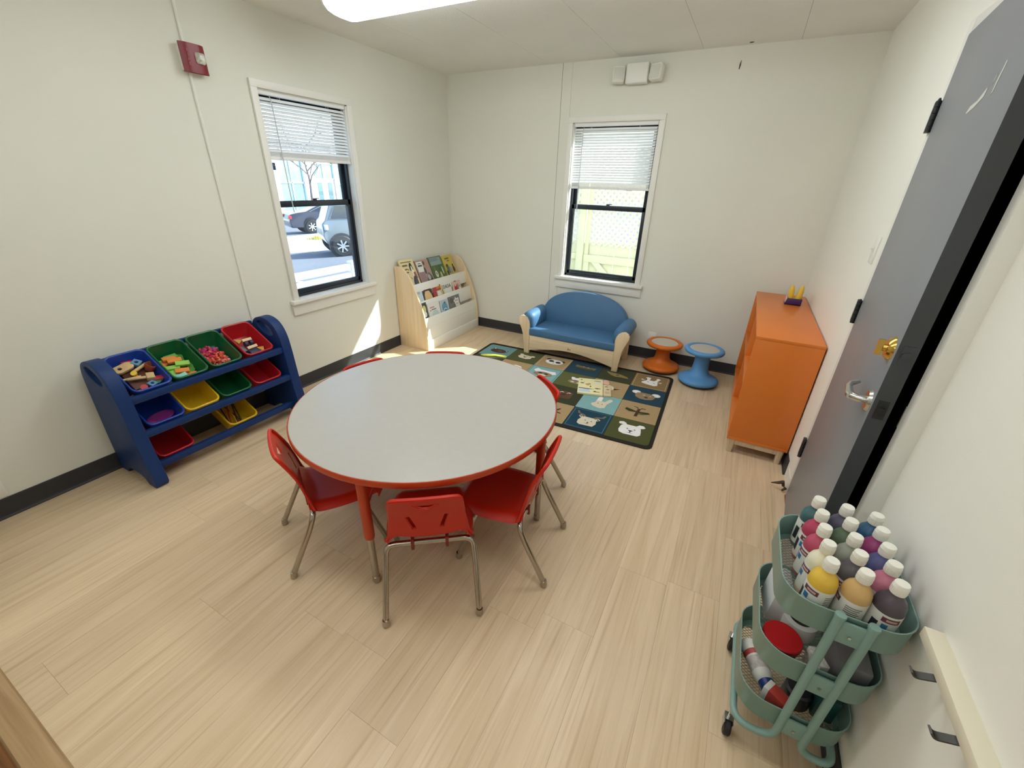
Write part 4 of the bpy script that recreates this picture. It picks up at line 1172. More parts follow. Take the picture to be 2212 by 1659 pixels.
square(0, 0, (108, 150, 152), [(BRW, ell(-.40, .36, .14, .14, 10)), (BRW, ell(.50, .20, .14, .14, 10)), (WHT, ell(-.40, .38, .08, .07, 10)), (WHT, ell(.50, .20, .08, .07, 10)), (BRW, ell(.0, .02, .58, .34, 20)), ((120, 84, 66), ell(.1, .02, .14, .10, 10))])

# open board book lying on the rug
t = thing('board_book', 'open cream board book with small pictures lying on the animal rug', 'book', (2.045, 3.080, 0.0068), R(16.7))
mp = mat('book_page', (238, 230, 176), 0.55)
b = MB().box(-0.128, -0.142, 0, 0.075, 0.142, 0.016).build('left_page', mp, t, bevel=0.001)
b2 = MB().box(0.079, -0.142, 0, 0.140, 0.040, 0.013).build('right_page', mat('book_page_tan', (222, 200, 156), 0.55), t, bevel=0.001)
for col, poly in [((70, 66, 54), [(-.112, .10), (-.104, .118), (-.094, .10)]), ((96, 92, 70), [(-.09, .085), (-.076, .08), (-.07, .072)]), ((202, 160, 76), [(-.075, .03), (-.03, .055), (-.022, .03), (-.05, .0)]),
                  ((88, 80, 62), ell(-.095, .045, .018, .010, 8)), ((236, 236, 232), ell(.03, .085, .028, .014, 10)), ((150, 146, 120), ell(.032, .10, .03, .008, 10)), ((70, 60, 44), ell(-.026, -.01, .006, .014, 8)),
                  ((90, 96, 110), [(-.12, -.06), (-.04, -.066), (.01, -.058), (-.04, -.05), (-.12, -.046)]), ((196, 208, 230), [(-.118, -.12), (-.02, -.12), (-.04, -.07), (-.115, -.075)]), ((186, 130, 130), [(.01, -.03), (.056, -.034), (.056, -.05), (.012, -.05)]),
                  ((70, 40, 50), ell(.03, -.042, .007, .009, 8)), ((60, 70, 60), [(.0, -.10), (.012, -.082), (.022, -.098), (.05, -.10), (.05, -.108), (-.004, -.108)])]:
    MB().prism(poly, (0, 0, 0.0162), (1, 0, 0), (0, 1, 0), 0.0003).build('page_print', ink(col), b, smooth=False)
for col, poly in [((160, 150, 104), ell(.105, .02, .016, .012, 8)), ((150, 132, 96), ell(.115, -.03, .014, .010, 8)), ((196, 176, 150), ell(.11, -.09, .022, .018, 8))]:
    MB().prism(poly, (0, 0, 0.0132), (1, 0, 0), (0, 1, 0), 0.0003).build('page_print', ink(col), b2, smooth=False)
o = MB().prism([(-0.03, -0.02), (0.025, -0.03), (0.03, 0.0), (0.016, 0.055), (-0.006, 0.066), (-0.026, 0.05)], (0, 0, 0), (1, 0, 0), (0, 1, 0), 0.006).build('toy_figure', mat('figure_pink', (222, 178, 160), 0.5), bevel=0.002)
o.location = (2.112, 3.215, 0.0066); o.rotation_euler = (0, 0, R(10))
tag(o, 'small flat pinkish figure lying by the open book on the rug', 'toy')
o = MB().prism([(-0.13, -0.03), (-0.06, 0.01), (0.06, 0.035), (0.12, 0.02), (0.13, -0.008), (0.02, -0.01), (-0.09, -0.04)], (0, 0, 0), (1, 0, 0), (0, 1, 0), 0.014).build('toy_banana', mat('lime_yellow', (226, 232, 96), 0.45), bevel=0.004)
o.location = (0.985, 3.255, 0.0066); o.rotation_euler = (0, 0, R(10))
tag(o, 'bright lime yellow strip-like toy on the far left corner of the rug', 'toy')

# ------------------------------------------------------------------ blue toy rack with bins
M_RACK = mat('rack_blue', (16, 50, 104), 0.50, spec=0.35, bump=0.15, bscale=350)
rack = thing('toy_rack', 'blue plastic toy storage rack with three tiers of bins against the left wall', 'rack', (0.2, 1.16, 0))
RO, RI = 0.684, 0.745
RPo, RPi = 1.640, 1.578
rp = [(0.004, 0.0), (0.085, 0.0), (0.110, 0.030), (0.150, 0.046), (0.235, 0.046), (0.285, 0.028), (0.310, 0.0), (0.380, 0.0), (0.396, 0.020), (0.396, 0.06), (0.372, 0.20), (0.358, 0.36), (0.350, 0.48),
      (0.336, 0.575), (0.306, 0.640), (0.262, 0.678), (0.205, 0.694), (0.150, 0.690), (0.098, 0.668), (0.064, 0.622), (0.048, 0.56), (0.030, 0.38), (0.014, 0.18)]
hole = ell(0.200, 0.622, 0.078, 0.034, 20, -22)
def sidepanel(y0, y1):
    bm = bmesh.new()
    es = []
    for L in (bez([(p[0], p[1], 0) for p in rp[8:21]], 3), None):
        pass
    outl = rp[:8] + [(p.x, p.y) for p in bez([(q[0], q[1], 0) for q in rp[8:]], 3)]
    for L in (outl, hole):
        vs = [bm.verts.new((p[0], y0, p[1])) for p in L]
        es += [bm.edges.new((vs[i], vs[(i + 1) % len(vs)])) for i in range(len(vs))]
    r = bmesh.ops.triangle_fill(bm, use_beauty=True, edges=es, normal=(0, 1, 0))
    fs = [g for g in r['geom'] if isinstance(g, bmesh.types.BMFace)]
    e = bmesh.ops.extrude_face_region(bm, geom=bm.faces[:])
    vs = [g for g in e['geom'] if isinstance(g, bmesh.types.BMVert)]
    bmesh.ops.translate(bm, verts=vs, vec=(0, y1 - y0, 0))
    bmesh.ops.recalc_face_normals(bm, faces=bm.faces)
    be = [q for q in bm.edges if len(q.link_faces) == 2 and q.calc_face_angle(0) > R(60) and abs(q.verts[0].co.y - q.verts[1].co.y) < 1e-5]
    bmesh.ops.bevel(bm, geom=be, offset=0.012, segments=3, profile=0.5, affect='EDGES', clamp_overlap=True)
    mb = MB()
    for i, v in enumerate(bm.verts):
        v.index = i
    mb.add([v.co.copy() for v in bm.verts], [[q.index for q in f.verts] for f in bm.faces])
    bm.free()
    return mb.build('side_panel', M_RACK, rack, True, angle=50)
sidepanel(RO, RI)
sidepanel(RPi, RPo)
TILT = R(29.5)
rows = [(0.204, 0.596), (0.222, 0.405), (0.200, 0.196)]
for xc, zc in rows:
    fx, fz = xc + 0.1425 * cos(TILT), zc - 0.1425 * sin(TILT)
    MB().box(fx - 0.020, RI - 0.01, fz - 0.054, fx + 0.012, RPi + 0.01, fz - 0.016).build('front_rail', M_RACK, rack, True, bevel=0.005)
    gx, gz = xc - 0.1425 * cos(TILT), zc + 0.1425 * sin(TILT)
    MB().box(gx - 0.046, RI - 0.01, gz - 0.048, gx - 0.021, RPi + 0.01, gz - 0.019).build('back_rail', M_RACK, rack, True, bevel=0.005)
BINC = {'blue': (30, 66, 160), 'green': (16, 92, 52), 'red': (178, 28, 38), 'yellow': (226, 186, 36)}
YC = [0.862, 1.050, 1.247, 1.452]
def binM(row, slot):
    xc, zc = rows[row]
    return Matrix.Translation((xc, YC[slot], zc)) @ Euler((0, TILT, 0)).to_matrix().to_4x4()
def make_bin(row, slot, colour, label):
    m = mat('bin_' + colour, BINC[colour], 0.34, spec=0.5)
    def ring(w, h, r, z, notch=0.0):
        out = []
        for p in rrect(w, h, r, 6):
            zz = z
            if notch and abs(p[1]) < h * 0.22 and abs(p[0]) > w * 0.42:
                zz -= notch
            out.append(Vector((p[0], p[1], zz)))
        return out
    L, Wd, dp = 0.285, 0.186, 0.112
    rings = [ring(L - 0.075, Wd - 0.045, 0.022, -dp), ring(L - 0.062, Wd - 0.034, 0.026, -dp + 0.006), ring(L - 0.022, Wd - 0.016, 0.032, -0.016),
             ring(L - 0.002, Wd - 0.002, 0.036, -0.016), ring(L, Wd, 0.037, -0.010), ring(L - 0.002, Wd - 0.002, 0.036, -0.002), ring(L - 0.010, Wd - 0.008, 0.034, 0.0),
             ring(L - 0.022, Wd - 0.018, 0.030, -0.003), ring(L - 0.028, Wd - 0.022, 0.029, -0.018), ring(L - 0.066, Wd - 0.039, 0.024, -dp + 0.010), ring(L - 0.078, Wd - 0.049, 0.020, -dp + 0.004)]
    o = MB().loft(rings).build('storage_bin', m, None, angle=50)
    o.matrix_world = binM(row, slot)
    return tag(o, label, 'bin', 'bins on the blue toy rack')
make_bin(0, 0, 'blue', 'blue bin of wooden tools at the left end of the top tier')
make_bin(0, 1, 'green', 'green bin of foam blocks on the top tier')
make_bin(0, 2, 'green', 'green bin of small pink and orange pieces on the top tier')
make_bin(0, 3, 'red', 'red bin of wooden vehicles at the right end of the top tier')
make_bin(1, 0, 'blue', 'dark blue bin with a purple toy on the middle tier')
make_bin(1, 1, 'yellow', 'empty yellow bin on the middle tier')
make_bin(1, 2, 'green', 'empty dark green bin on the middle tier')
make_bin(1, 3, 'red', 'empty red bin on the middle tier at right')
make_bin(2, 0, 'red', 'empty red bin at the left end of the bottom tier')
make_bin(2, 2, 'yellow', 'yellow bin holding coloured sticks on the bottom tier')

M_TOYW = mat('toy_wood', (204, 172, 122), 0.5, var=0.05, vscale=30)
def put(name, label, cat, mb, m, row, slot, pos, rz=0, rx=0, ry=0, group=None, **k):
    o = mb.build(name, m, None, **k)
    o.matrix_world = binM(row, slot) @ Matrix.Translation(pos) @ Euler((R(rx), R(ry), R(rz))).to_matrix().to_4x4()
    return tag(o, label, cat, group)
def holed(outer, inner, th):
    mb = MB()
    n = len(inner); k = len(outer)
    bm = bmesh.new(); es = []
    for L in (outer, inner):
        vs = [bm.verts.new((p[0], p[1], 0)) for p in L]
        es += [bm.edges.new((vs[i], vs[(i + 1) % len(vs)])) for i in range(len(vs))]
    bmesh.ops.triangle_fill(bm, use_beauty=True, edges=es, normal=(0, 0, 1))
    e = bmesh.ops.extrude_face_region(bm, geom=bm.faces[:])
    bmesh.ops.translate(bm, verts=[g for g in e['geom'] if isinstance(g, bmesh.types.BMVert)], vec=(0, 0, th))
    for i, v in enumerate(bm.verts): v.index = i
    mb.add([v.co.copy() for v in bm.verts], [[q.index for q in f.verts] for f in bm.faces]); bm.free()
    return mb
TB = ' among the tools in the top-tier blue bin'
# local frame of a bin: +x to the front of the rack (down the slope), +y to the right, z out of the bin
put('toy_block', 'brown wooden block' + TB, 'toy', MB().cbox((0, 0, 0), (0.15, 0.11, 0.045)), mat('toy_brown', (92, 54, 38), 0.5), 0, 0, (0.0, 0.0, -0.083), bevel=0.004)
put('toy_saw_handle', 'big tan wooden piece with a hole' + TB, 'toy', holed([(p[0], p[1]) for p in rrect(0.050, 0.092, 0.022, 5)] , ell(-0.002, -0.016, 0.010, 0.010, 12), 0.016), M_TOYW, 0, 0, (-0.070, -0.032, -0.050), rz=12, rx=4, bevel=0.002)
put('toy_wrench', 'tan wooden rod with a ball end' + TB, 'toy', MB().tube([(0, -0.045, 0), (0, 0.05, 0)], [0.009, 0.0085], 10), M_TOYW, 0, 0, (-0.038, 0.018, -0.040), rz=24)
put('toy_nut', 'light blue square nut at the back of the top-tier blue bin', 'toy', holed([(-0.019, -0.019), (0.019, -0.019), (0.019, 0.019), (-0.019, 0.019)], ell(0, 0, 0.009, 0.009, 12), 0.018), mat('toy_blue', (96, 140, 176), 0.45), 0, 0, (-0.078, 0.030, -0.046), rz=36, bevel=0.0015)
put('toy_nut', 'light blue square nut at the front of the top-tier blue bin', 'toy', holed([(-0.017, -0.017), (0.017, -0.017), (0.017, 0.017), (-0.017, 0.017)], ell(0, 0, 0.008, 0.008, 12), 0.018), mat('toy_blue', (96, 140, 176), 0.45), 0, 0, (0.078, 0.020, -0.060), rz=20, bevel=0.0015)
cup = MB().loft([[Vector((a, b, z)) for a, b in rrect(w, h, 0.010, 3)] for w, h, z in ((0.040, 0.036, 0), (0.054, 0.046, 0.042), (0.048, 0.040, 0.042), (0.036, 0.032, 0.006))])
put('toy_cup', 'reddish brown open box cup' + TB, 'toy', cup, mat('toy_redbrown', (150, 72, 48), 0.5), 0, 0, (-0.020, 0.062, -0.058), rz=24, rx=-18, bevel=0.001)
put('toy_roller', 'red wooden roller at the back' + TB, 'toy', MB().tube([(0, -0.026, 0), (0, -0.02, 0), (0, 0.02, 0), (0, 0.026, 0)], [0.008, 0.013, 0.013, 0.008], 12), mat('toy_red', (186, 42, 48), 0.45), 0, 0, (-0.106, 0.000, -0.052), rz=-6)
put('toy_hammer', 'tan wooden hammer lying across the middle' + TB, 'toy', MB().tube([(0, -0.085, 0), (0, 0.0, 0)], 0.0085, 10).cbox((0, 0.012, 0), (0.040, 0.034, 0.030)), M_TOYW, 0, 0, (0.034, 0.022, -0.040), rz=-16, bevel=0.0015)
put('toy_ruler', 'thin pale wooden strip' + TB, 'toy', MB().cbox((0, 0, 0), (0.010, 0.080, 0.010)), M_TOYW, 0, 0, (0.012, -0.038, -0.040), rz=-6, bevel=0.001)
put('toy_screw', 'yellow toy screw' + TB, 'toy', MB().tube([(0, 0, -0.02), (0, 0, 0.008)], 0.008, 10).tube([(0, 0, 0.008), (0, 0, 0.016)], 0.014, 12), mat('toy_yellow', (236, 200, 60), 0.45), 0, 0, (-0.006, -0.014, -0.040), rx=20)
put('toy_peg', 'red round-headed peg near the front' + TB, 'toy', MB().tube([(0, 0, -0.02), (0, 0, 0.0), (0, 0, 0.014)], [0.009, 0.017, 0.016], 16), mat('toy_red', (186, 42, 48), 0.45), 0, 0, (0.088, -0.022, -0.052), rx=10, ry=14)
put('toy_block', 'red block beside the hammer' + TB, 'toy', MB().cbox((0, 0, 0), (0.030, 0.060, 0.028)), mat('toy_red', (186, 42, 48), 0.45), 0, 0, (0.050, 0.052, -0.058), rz=-12, bevel=0.003)
put('toy_block', 'green block by the front light blue nut' + TB, 'toy', MB().cbox((0, 0, 0), (0.030, 0.034, 0.026)), mat('toy_green', (40, 110, 84), 0.45), 0, 0, (0.066, 0.054, -0.062), rz=28, bevel=0.002)
put('toy_track', 'pale curved wooden piece at the front' + TB, 'toy', MB().tube(bez([(0.012, -0.05, 0), (-0.004, -0.02, 0.004), (-0.004, 0.015, 0.004), (0.010, 0.05, 0)], 4), 0.011, 8), M_TOYW, 0, 0, (0.100, -0.040, -0.066))
# foam blocks
rb = random.Random(3)
LIME, LGRN, FOR, AQ = (152, 206, 92), (108, 172, 78), (226, 138, 62), (140, 206, 196)
names = {LIME: 'lime', LGRN: 'leaf green', FOR: 'orange', AQ: 'pale aqua'}
lay = [(-0.075, -0.045, LIME, -8), (-0.085, 0.010, LGRN, 4), (-0.062, -0.010, FOR, -12), (-0.070, 0.052, LGRN, 70), (-0.040, -0.052, FOR, 30), (-0.030, 0.000, FOR, -14), (-0.020, 0.040, LIME, -18),
       (0.004, -0.030, LIME, -14), (0.006, 0.020, LIME, -20), (0.014, 0.058, LGRN, 72), (0.040, -0.050, LIME, 62), (0.046, -0.004, FOR, -20), (0.052, 0.040, LGRN, 50), (0.078, 0.020, FOR, -16), (0.084, -0.032, AQ, 8), (0.092, 0.036, LIME, 10), (0.074, -0.052, AQ, 40)]
for i, (a, b, c, rz) in enumerate(lay):
    lab = {LIME: 'lime green foam block heaped in the top-tier bin of foam blocks', LGRN: 'darker green foam block heaped in the top-tier bin of foam blocks', FOR: 'orange foam block heaped in the top-tier bin of foam blocks', AQ: 'pale aqua foam block at the front of the top-tier bin of foam blocks'}[c]
    zz = -0.094 + 0.016 * (i % 3) + (0.012 if i in (7, 8, 5) else 0)
    put('foam_block', lab, 'block', MB().cbox((0, 0, 0), (0.030, 0.066, 0.017)), mat('foam_%d' % c[0], c, 0.8), 0, 1, (a, b, zz), rz=rz, rx=rb.uniform(-8, 8), ry=rb.uniform(-10, 10), group='%s foam blocks' % names[c], bevel=0.002)
# heap of tiny link pieces
pm = [mat('bit_%d' % i, c, 0.45) for i, c in enumerate([(196, 70, 130), (206, 60, 92), (232, 112, 70), (226, 104, 88), (226, 178, 170), (176, 158, 142)])]
mb = MB()
for i in range(190):
    a, b = rb.uniform(-0.082, 0.100), rb.uniform(-0.062, 0.062)
    hgt = 0.034 * (1 - (b / 0.085) ** 2) * (1 - ((a - 0.02) / 0.14) ** 2)
    z = -0.104 + rb.random() * max(0.006, hgt + 0.012)
    T = Matrix.Translation((a, b, z)) @ Euler((rb.uniform(0, 6), rb.uniform(0, 6), rb.uniform(0, 6))).to_matrix().to_4x4()
    c = int(min(5, max(0, (a + 0.09) / 0.19 * 4.5 + rb.uniform(-0.8, 1.2))))
    mb.cbox((0, 0, 0), (0.024, 0.013, 0.009), c, T) if i % 2 else mb.tube([(-0.007, 0, 0), (0.007, 0, 0)], [0.008, 0.008], 6, c, False, T)
o = mb.build('toy_pieces', pm, None, smooth=False)
o.matrix_world = binM(0, 2)
tag(o, 'heap of tiny pink and orange pieces in the second green bin', 'toy pieces', kind='stuff')
# wooden vehicles
TR = ' in the red top-tier bin'
M_CRW = mat('cream_wood', (224, 206, 164), 0.5); M_NVW = mat('navy_wood', (44, 60, 84), 0.5); M_OCH = mat('ochre_wood', (196, 148, 72), 0.5); M_GRW = mat('grey_toy', (140, 136, 132), 0.5)
def truck(c1, c2):
    pass
mb = MB().cbox((0, 0, 0), (0.018, 0.058, 0.008)).cbox((0, 0, -0.016), (0.014, 0.012, 0.026))
put('toy_wagon', 'cream wooden wagon top with navy wheels at the back' + TR, 'toy', mb, M_CRW, 0, 3, (-0.018, 0.012, -0.040), rz=-2, ry=26, bevel=0.001)
mb = MB().cbox((0, 0, 0), (0.018, 0.064, 0.008))
put('toy_wagon', 'cream wooden strip wagon at the front' + TR, 'toy', mb, M_CRW, 0, 3, (0.046, 0.006, -0.044), rz=4, ry=26, bevel=0.001)
for a, b, lab in ((0.0, -0.004, 'left navy wheel block between the wagons'), (0.0, 0.030, 'right navy wheel block between the wagons')):
    put('toy_block', lab + TR, 'toy', MB().tube([(0, -0.008, 0), (0, 0.008, 0)], 0.017, 14), M_NVW, 0, 3, (a, b, -0.058))
put('toy_block', 'large navy block under the front wagon' + TR, 'toy', MB().cbox((0, 0, 0), (0.040, 0.060, 0.040)), M_NVW, 0, 3, (0.070, 0.004, -0.074), bevel=0.004)
put('toy_block', 'ochre wedge at the back left' + TR, 'toy', MB().prism([(-0.02, -0.02), (0.026, -0.01), (0.0, 0.026)], (0, 0, 0), (1, 0, 0), (0, 1, 0), 0.022), M_OCH, 0, 3, (-0.030, -0.036, -0.062), bevel=0.002)
put('toy_block', 'ochre wedge at the right front' + TR, 'toy', MB().prism([(-0.028, -0.014), (0.028, -0.018), (0.004, 0.022)], (0, 0, 0), (1, 0, 0), (0, 1, 0), 0.022), M_OCH, 0, 3, (0.064, 0.056, -0.080), rz=30, bevel=0.002)
put('toy_car', 'small grey toy car at the back left' + TR, 'toy', MB().cbox((0, 0, 0), (0.030, 0.040, 0.018)).cbox((0, 0.002, 0.014), (0.022, 0.020, 0.014)), M_GRW, 0, 3, (-0.030, -0.058, -0.070), rz=20, bevel=0.003)
put('toy_block', 'flat slate blue piece at the left' + TR, 'toy', MB().cbox((0, 0, 0), (0.05, 0.05, 0.02)), mat('slate_toy', (120, 128, 140), 0.5), 0, 3, (0.016, -0.040, -0.086), bevel=0.002)
put('toy_car', 'tiny pale toy at the right front corner' + TR, 'toy', MB().cbox((0, 0, 0), (0.024, 0.018, 0.014)).cbox((0.002, 0, 0.010), (0.012, 0.012, 0.010)), mat('pale_toy', (206, 196, 182), 0.5), 0, 3, (0.085, 0.045, -0.078), rz=20, bevel=0.002)
# purple toy in the middle blue bin, sticks in the bottom yellow bin
put('toy_boat', 'purple boat-shaped toy in the middle-tier blue bin', 'toy', MB().loft([[Vector((p[0] * s, p[1] * s, z)) for p in ell(0, 0, 0.034, 0.068, 20)] for s, z in ((0.55, 0), (0.9, 0.016), (1.0, 0.03), (0.86, 0.034), (0.4, 0.030))]), mat('toy_purple', (132, 40, 116), 0.4), 1, 0, (0.055, 0.006, -0.102), rz=6)
for i, (c, nm, b, rz, z) in enumerate([((176, 40, 40), 'red', -0.02, 66, -0.052), ((222, 170, 50), 'amber', 0.0, 78, -0.070), ((50, 60, 110), 'navy', -0.035, 80, -0.090), ((60, 50, 40), 'dark brown', 0.022, 70, -0.085), ((190, 90, 60), 'rust', -0.05, 84, -0.080), ((40, 90, 60), 'dark green', 0.04, 76, -0.092), ((120, 40, 60), 'maroon', 0.012, 96, -0.090)]):
    put('craft_stick', '%s stick lying in the yellow bottom-tier bin' % nm, 'stick', MB().tube([(0, -0.10, 0), (0, 0.082, 0), (0, 0.094, 0)], [0.0036, 0.0036, 0.0008], 7), mat('stick_%s' % nm, c, 0.5), 2, 2, (0.002, b, z), rz=rz, group=None)
# ------------------------------------------------------------------ rolling cart with paint bottles
M_CART = mat('cart_teal', (128, 160, 152), 0.42, spec=0.45, bump=0.03, bscale=300)
M_BLACKR = mat('black_rubber', (26, 26, 27), 0.55)
CX0, CX1, CY0, CY1 = 3.156, 3.432, 0.946, 1.283
ccx, ccy = (CX0 + CX1) / 2, (CY0 + CY1) / 2
cart = thing('rolling_cart', 'three-tier teal metal rolling cart full of paint bottles beside the right wall', 'cart', (ccx, ccy, 0))
rims = [0.640, 0.434, 0.226]
for zr in rims:
    dp = 0.080
    def rr(w, h, r, z): return [Vector((ccx + a, ccy + b, z)) for a, b in rrect(w, h, r, 8)]
    w, h, r = CX1 - CX0, CY1 - CY0, 0.075
    mb = MB().loft([rr(w - 0.008, h - 0.008, r, zr - dp), rr(w - 0.001, h - 0.001, r, zr - dp + 0.004), rr(w - 0.001, h - 0.001, r, zr - 0.004), rr(w + 0.003, h + 0.003, r + 0.002, zr - 0.002), rr(w + 0.003, h + 0.003, r + 0.002, zr + 0.001),
                    rr(w - 0.003, h - 0.003, r - 0.001, zr + 0.001), rr(w - 0.005, h - 0.005, r - 0.002, zr - 0.004), rr(w - 0.005, h - 0.005, r - 0.002, zr - dp + 0.005), rr(w - 0.036, h - 0.036, r - 0.02, zr - dp + 0.003), rr(w - 0.036, h - 0.036, r - 0.02, zr - dp)], 0, True)
    tr = mb.build('tray', M_CART, cart, True, angle=50)
    # expanded-metal bottom: one joined lattice
    mb = MB()
    nx, ny = 15, 27
    ax, ay = (w - 0.036) / nx, (h - 0.036) / ny
    for i in range(nx):
        for j in range(ny):
            x0_, y0_ = ccx - (w - 0.036) / 2 + ax * i, ccy - (h - 0.036) / 2 + ay * j
            if (abs(x0_ + ax / 2 - ccx) > w / 2 - 0.055 and abs(y0_ + ay / 2 - ccy) > h / 2 - 0.055 and
                    math.hypot(abs(x0_ + ax / 2 - ccx) - (w / 2 - 0.075), abs(y0_ + ay / 2 - ccy) - (h / 2 - 0.075)) > 0.062):
                continue
            zb = zr - dp + 0.002
            pts = [(x0_, y0_ + ay / 2, zb), (x0_ + ax / 2, y0_, zb), (x0_ + ax, y0_ + ay / 2, zb), (x0_ + ax / 2, y0_ + ay, zb)]
            for q in range(4):
                a, b = Vector(pts[q]), Vector(pts[(q + 1) % 4])
                n = Vector((-(b - a).y, (b - a).x, 0)).normalized() * 0.0012
                mb.prism([(0, 0), (1, 0), (1, 1), (0, 1)], a - n * 0.5, b - a, n, 0.0012)
    tag(mb.build('mesh_bottom', mat('mesh_metal', (150, 156, 146), 0.35, metal=0.5), tr, True, smooth=False, recalc=False), kind='stuff')
# two bent tubes: each goes down a front post, round the base and up a rear post
def ctube(sx):
    px = ccx + 0.010 + sx * 0.032
    bx = ccx + sx * 0.126
    p = [(px, 0.938, 0.642), (px, 0.938, 0.100), (bx, 0.938, 0.100), (bx, 1.297, 0.100), (px, 1.297, 0.100), (px, 1.297, 0.642)]
    mb = MB().tube(fillet(p, [0.055, 0.045, 0.045, 0.055], 8), 0.0105, 14)
    o = mb.build('frame_tube', M_CART, cart, True)
    for y in (0.938, 1.297):
        MB().lathe([(0.0118, -0.004), (0.0125, 0.001), (0.0115, 0.005), (0.004, 0.006)], 14, (px, y, 0.642)).build('tube_cap', M_CART, o, True)
    return o
ctube(-1); ctube(1)
for zr in rims:
    for y, s in ((0.938, -1), (1.297, 1)):
        pl = MB().box(ccx - 0.019, y - 0.004, zr - 0.078, ccx + 0.039, y + 0.004, zr - 0.010).build('bracket_plate', M_CART, cart, True, bevel=0.003)
        MB().tube([(ccx + 0.010, y - s * 0.003, zr - 0.050), (ccx + 0.010, y + s * 0.007, zr - 0.050)], [0.0052, 0.0036], 10).build('rivet', M_CHROME, pl, True)
        for sx in (-1, 1):
            pass
for sx in (-1, 1):
    for y in (0.968, 1.262):
        x = ccx + sx * 0.126
        f = MB().tube([(x, y, 0.092), (x, y, 0.056)], 0.005, 8).box(x - 0.013, y - 0.012, 0.052, x + 0.013, y + 0.012, 0.056).box(x - 0.013, y - 0.022, 0.020, x - 0.0105, y + 0.012, 0.054).box(x + 0.0105, y - 0.022, 0.020, x + 0.013, y + 0.012, 0.054)
        cs = f.build('caster_fork', M_CHROME, cart, True)
        MB().lathe([(0.004, -0.010), (0.022, -0.010), (0.0255, -0.006), (0.0255, 0.006), (0.022, 0.010), (0.004, 0.010)], 20, M=Matrix.Translation((x, y - 0.014, 0.0258)) @ Euler((0, R(90), 0)).to_matrix().to_4x4()).build('wheel', M_BLACKR, cs, True)

# paint bottles
bcols = [
    # row from the front (toward the camera), left / middle / right
    [('yellow', (222, 184, 70)), ('tan peach', (206, 170, 112)), ('dark brown-grey', (84, 76, 84))],
    [('cream white', (226, 222, 196)), ('charcoal grey', (92, 90, 96)), ('pink', (206, 128, 150))],
    [('crimson', (178, 74, 98)), ('sage grey', (150, 156, 142)), ('violet blue', (92, 96, 140))],
    [('raspberry', (176, 62, 92)), ('forest green', (92, 114, 88)), ('magenta', (156, 66, 116))],
    [('dark teal', (62, 100, 102)), ('slate purple', (88, 86, 104)), ('deep blue', (58, 98, 130))]]
M_CAP = mat('bottle_cap', (236, 234, 224), 0.45)
M_LAB = mat('bottle_label', (230, 228, 220), 0.5)
M_LTX = mat('label_print', (120, 116, 112), 0.6)
def make_bottle(label, m, loc, rz, full):
    t = thing('paint_bottle', label, 'bottle', loc, rz, 'paint bottles on the top tray of the cart')
    r = 0.0308
    MB().lathe([(0.004, 0.0), (r - 0.003, 0.0), (r, 0.004), (r, 0.104), (r - 0.0012, 0.116), (r - 0.005, 0.127), (r - 0.012, 0.136), (0.0155, 0.142), (0.0135, 0.146), (0.0135, 0.156), (0.004, 0.156)], 28).build('bottle_body', m, t, angle=50)
    mb = MB().lathe([(0.006, 0.149), (0.0152, 0.149), (0.0155, 0.151), (0.0150, 0.176), (0.0138, 0.1785), (0.002, 0.179)], 24)
    for k in range(24):
        a = 2 * pi * k / 24
        mb.cbox((0.0154 * cos(a), 0.0154 * sin(a), 0.160), (0.0012, 0.0016, 0.016), 0, None, (0, 0, a))
    mb.build('cap', M_CAP, t, angle=50)
    # wrap label around most of the body, with its print
    def lab(a0, a1, z0, z1, rr, nm, mm, par, n=22):
        def f(u, v):
            a = R(a0 + (a1 - a0) * u)
            return Vector((rr * cos(a), rr * sin(a), z0 + (z1 - z0) * v))
        return MB().grid(n, 1, f).build(nm, mm, par, angle=60, solid=0.0002)
    L = lab(-250, 30, 0.014, 0.098, r + 0.0004, 'label', M_LAB, t)
    for k in range(9 if full else 4):
        z = 0.082 - k * 0.006
        lab(-84, -22 - (k * 7) % 16, z, z + 0.0024, r + 0.0009, 'label_text', M_LTX, L, 5)
    lab(-176, -112, 0.078, 0.092, r + 0.0010, 'label_logo', mat('label_maroon', (110, 62, 66), 0.5), L, 8)
    lab(-160, -122, 0.082, 0.088, r + 0.0014, 'label_logo', mat('label_rose', (206, 170, 168), 0.5), L, 6)
    lab(-168, -146, 0.056, 0.072, r + 0.0010, 'label_mark', mat('label_blue', (58, 120, 166), 0.5), L, 4)
    lab(-205, -180, 0.030, 0.072, r + 0.0010, 'label_mark', mat('label_black', (44, 46, 54), 0.5), L, 4)
    return t
xs_ = [3.236, 3.302, 3.3675]
ys_ = [1.000, 1.0625, 1.125, 1.1875, 1.248]
rots = [[10, -40, 60], [-14, 30, 80], [-8, 70, 100], [20, 120, 60], [40, 90, 10]]
pos_w = [['front left corner', 'front middle', 'front right corner'], ['second row, left', 'second row, middle', 'second row, right'], ['middle row, left', 'middle of the tray', 'middle row, right'], ['fourth row, left', 'fourth row, middle', 'fourth row, right'], ['back left', 'back middle', 'back right']]
for j in range(5):
    for i in range(3):
        nm, c = bcols[j][i]
        make_bottle('paint bottle of %s with white cap, %s of the cart' % (nm, pos_w[j][i]), mat('paint_' + nm.replace(' ', '_'), c, 0.32, spec=0.4, var=0.05, vscale=14), (xs_[i] + random.uniform(-.001, .001), ys_[j], rims[0] - 0.0765), R(rots[j][i]), j == 0)

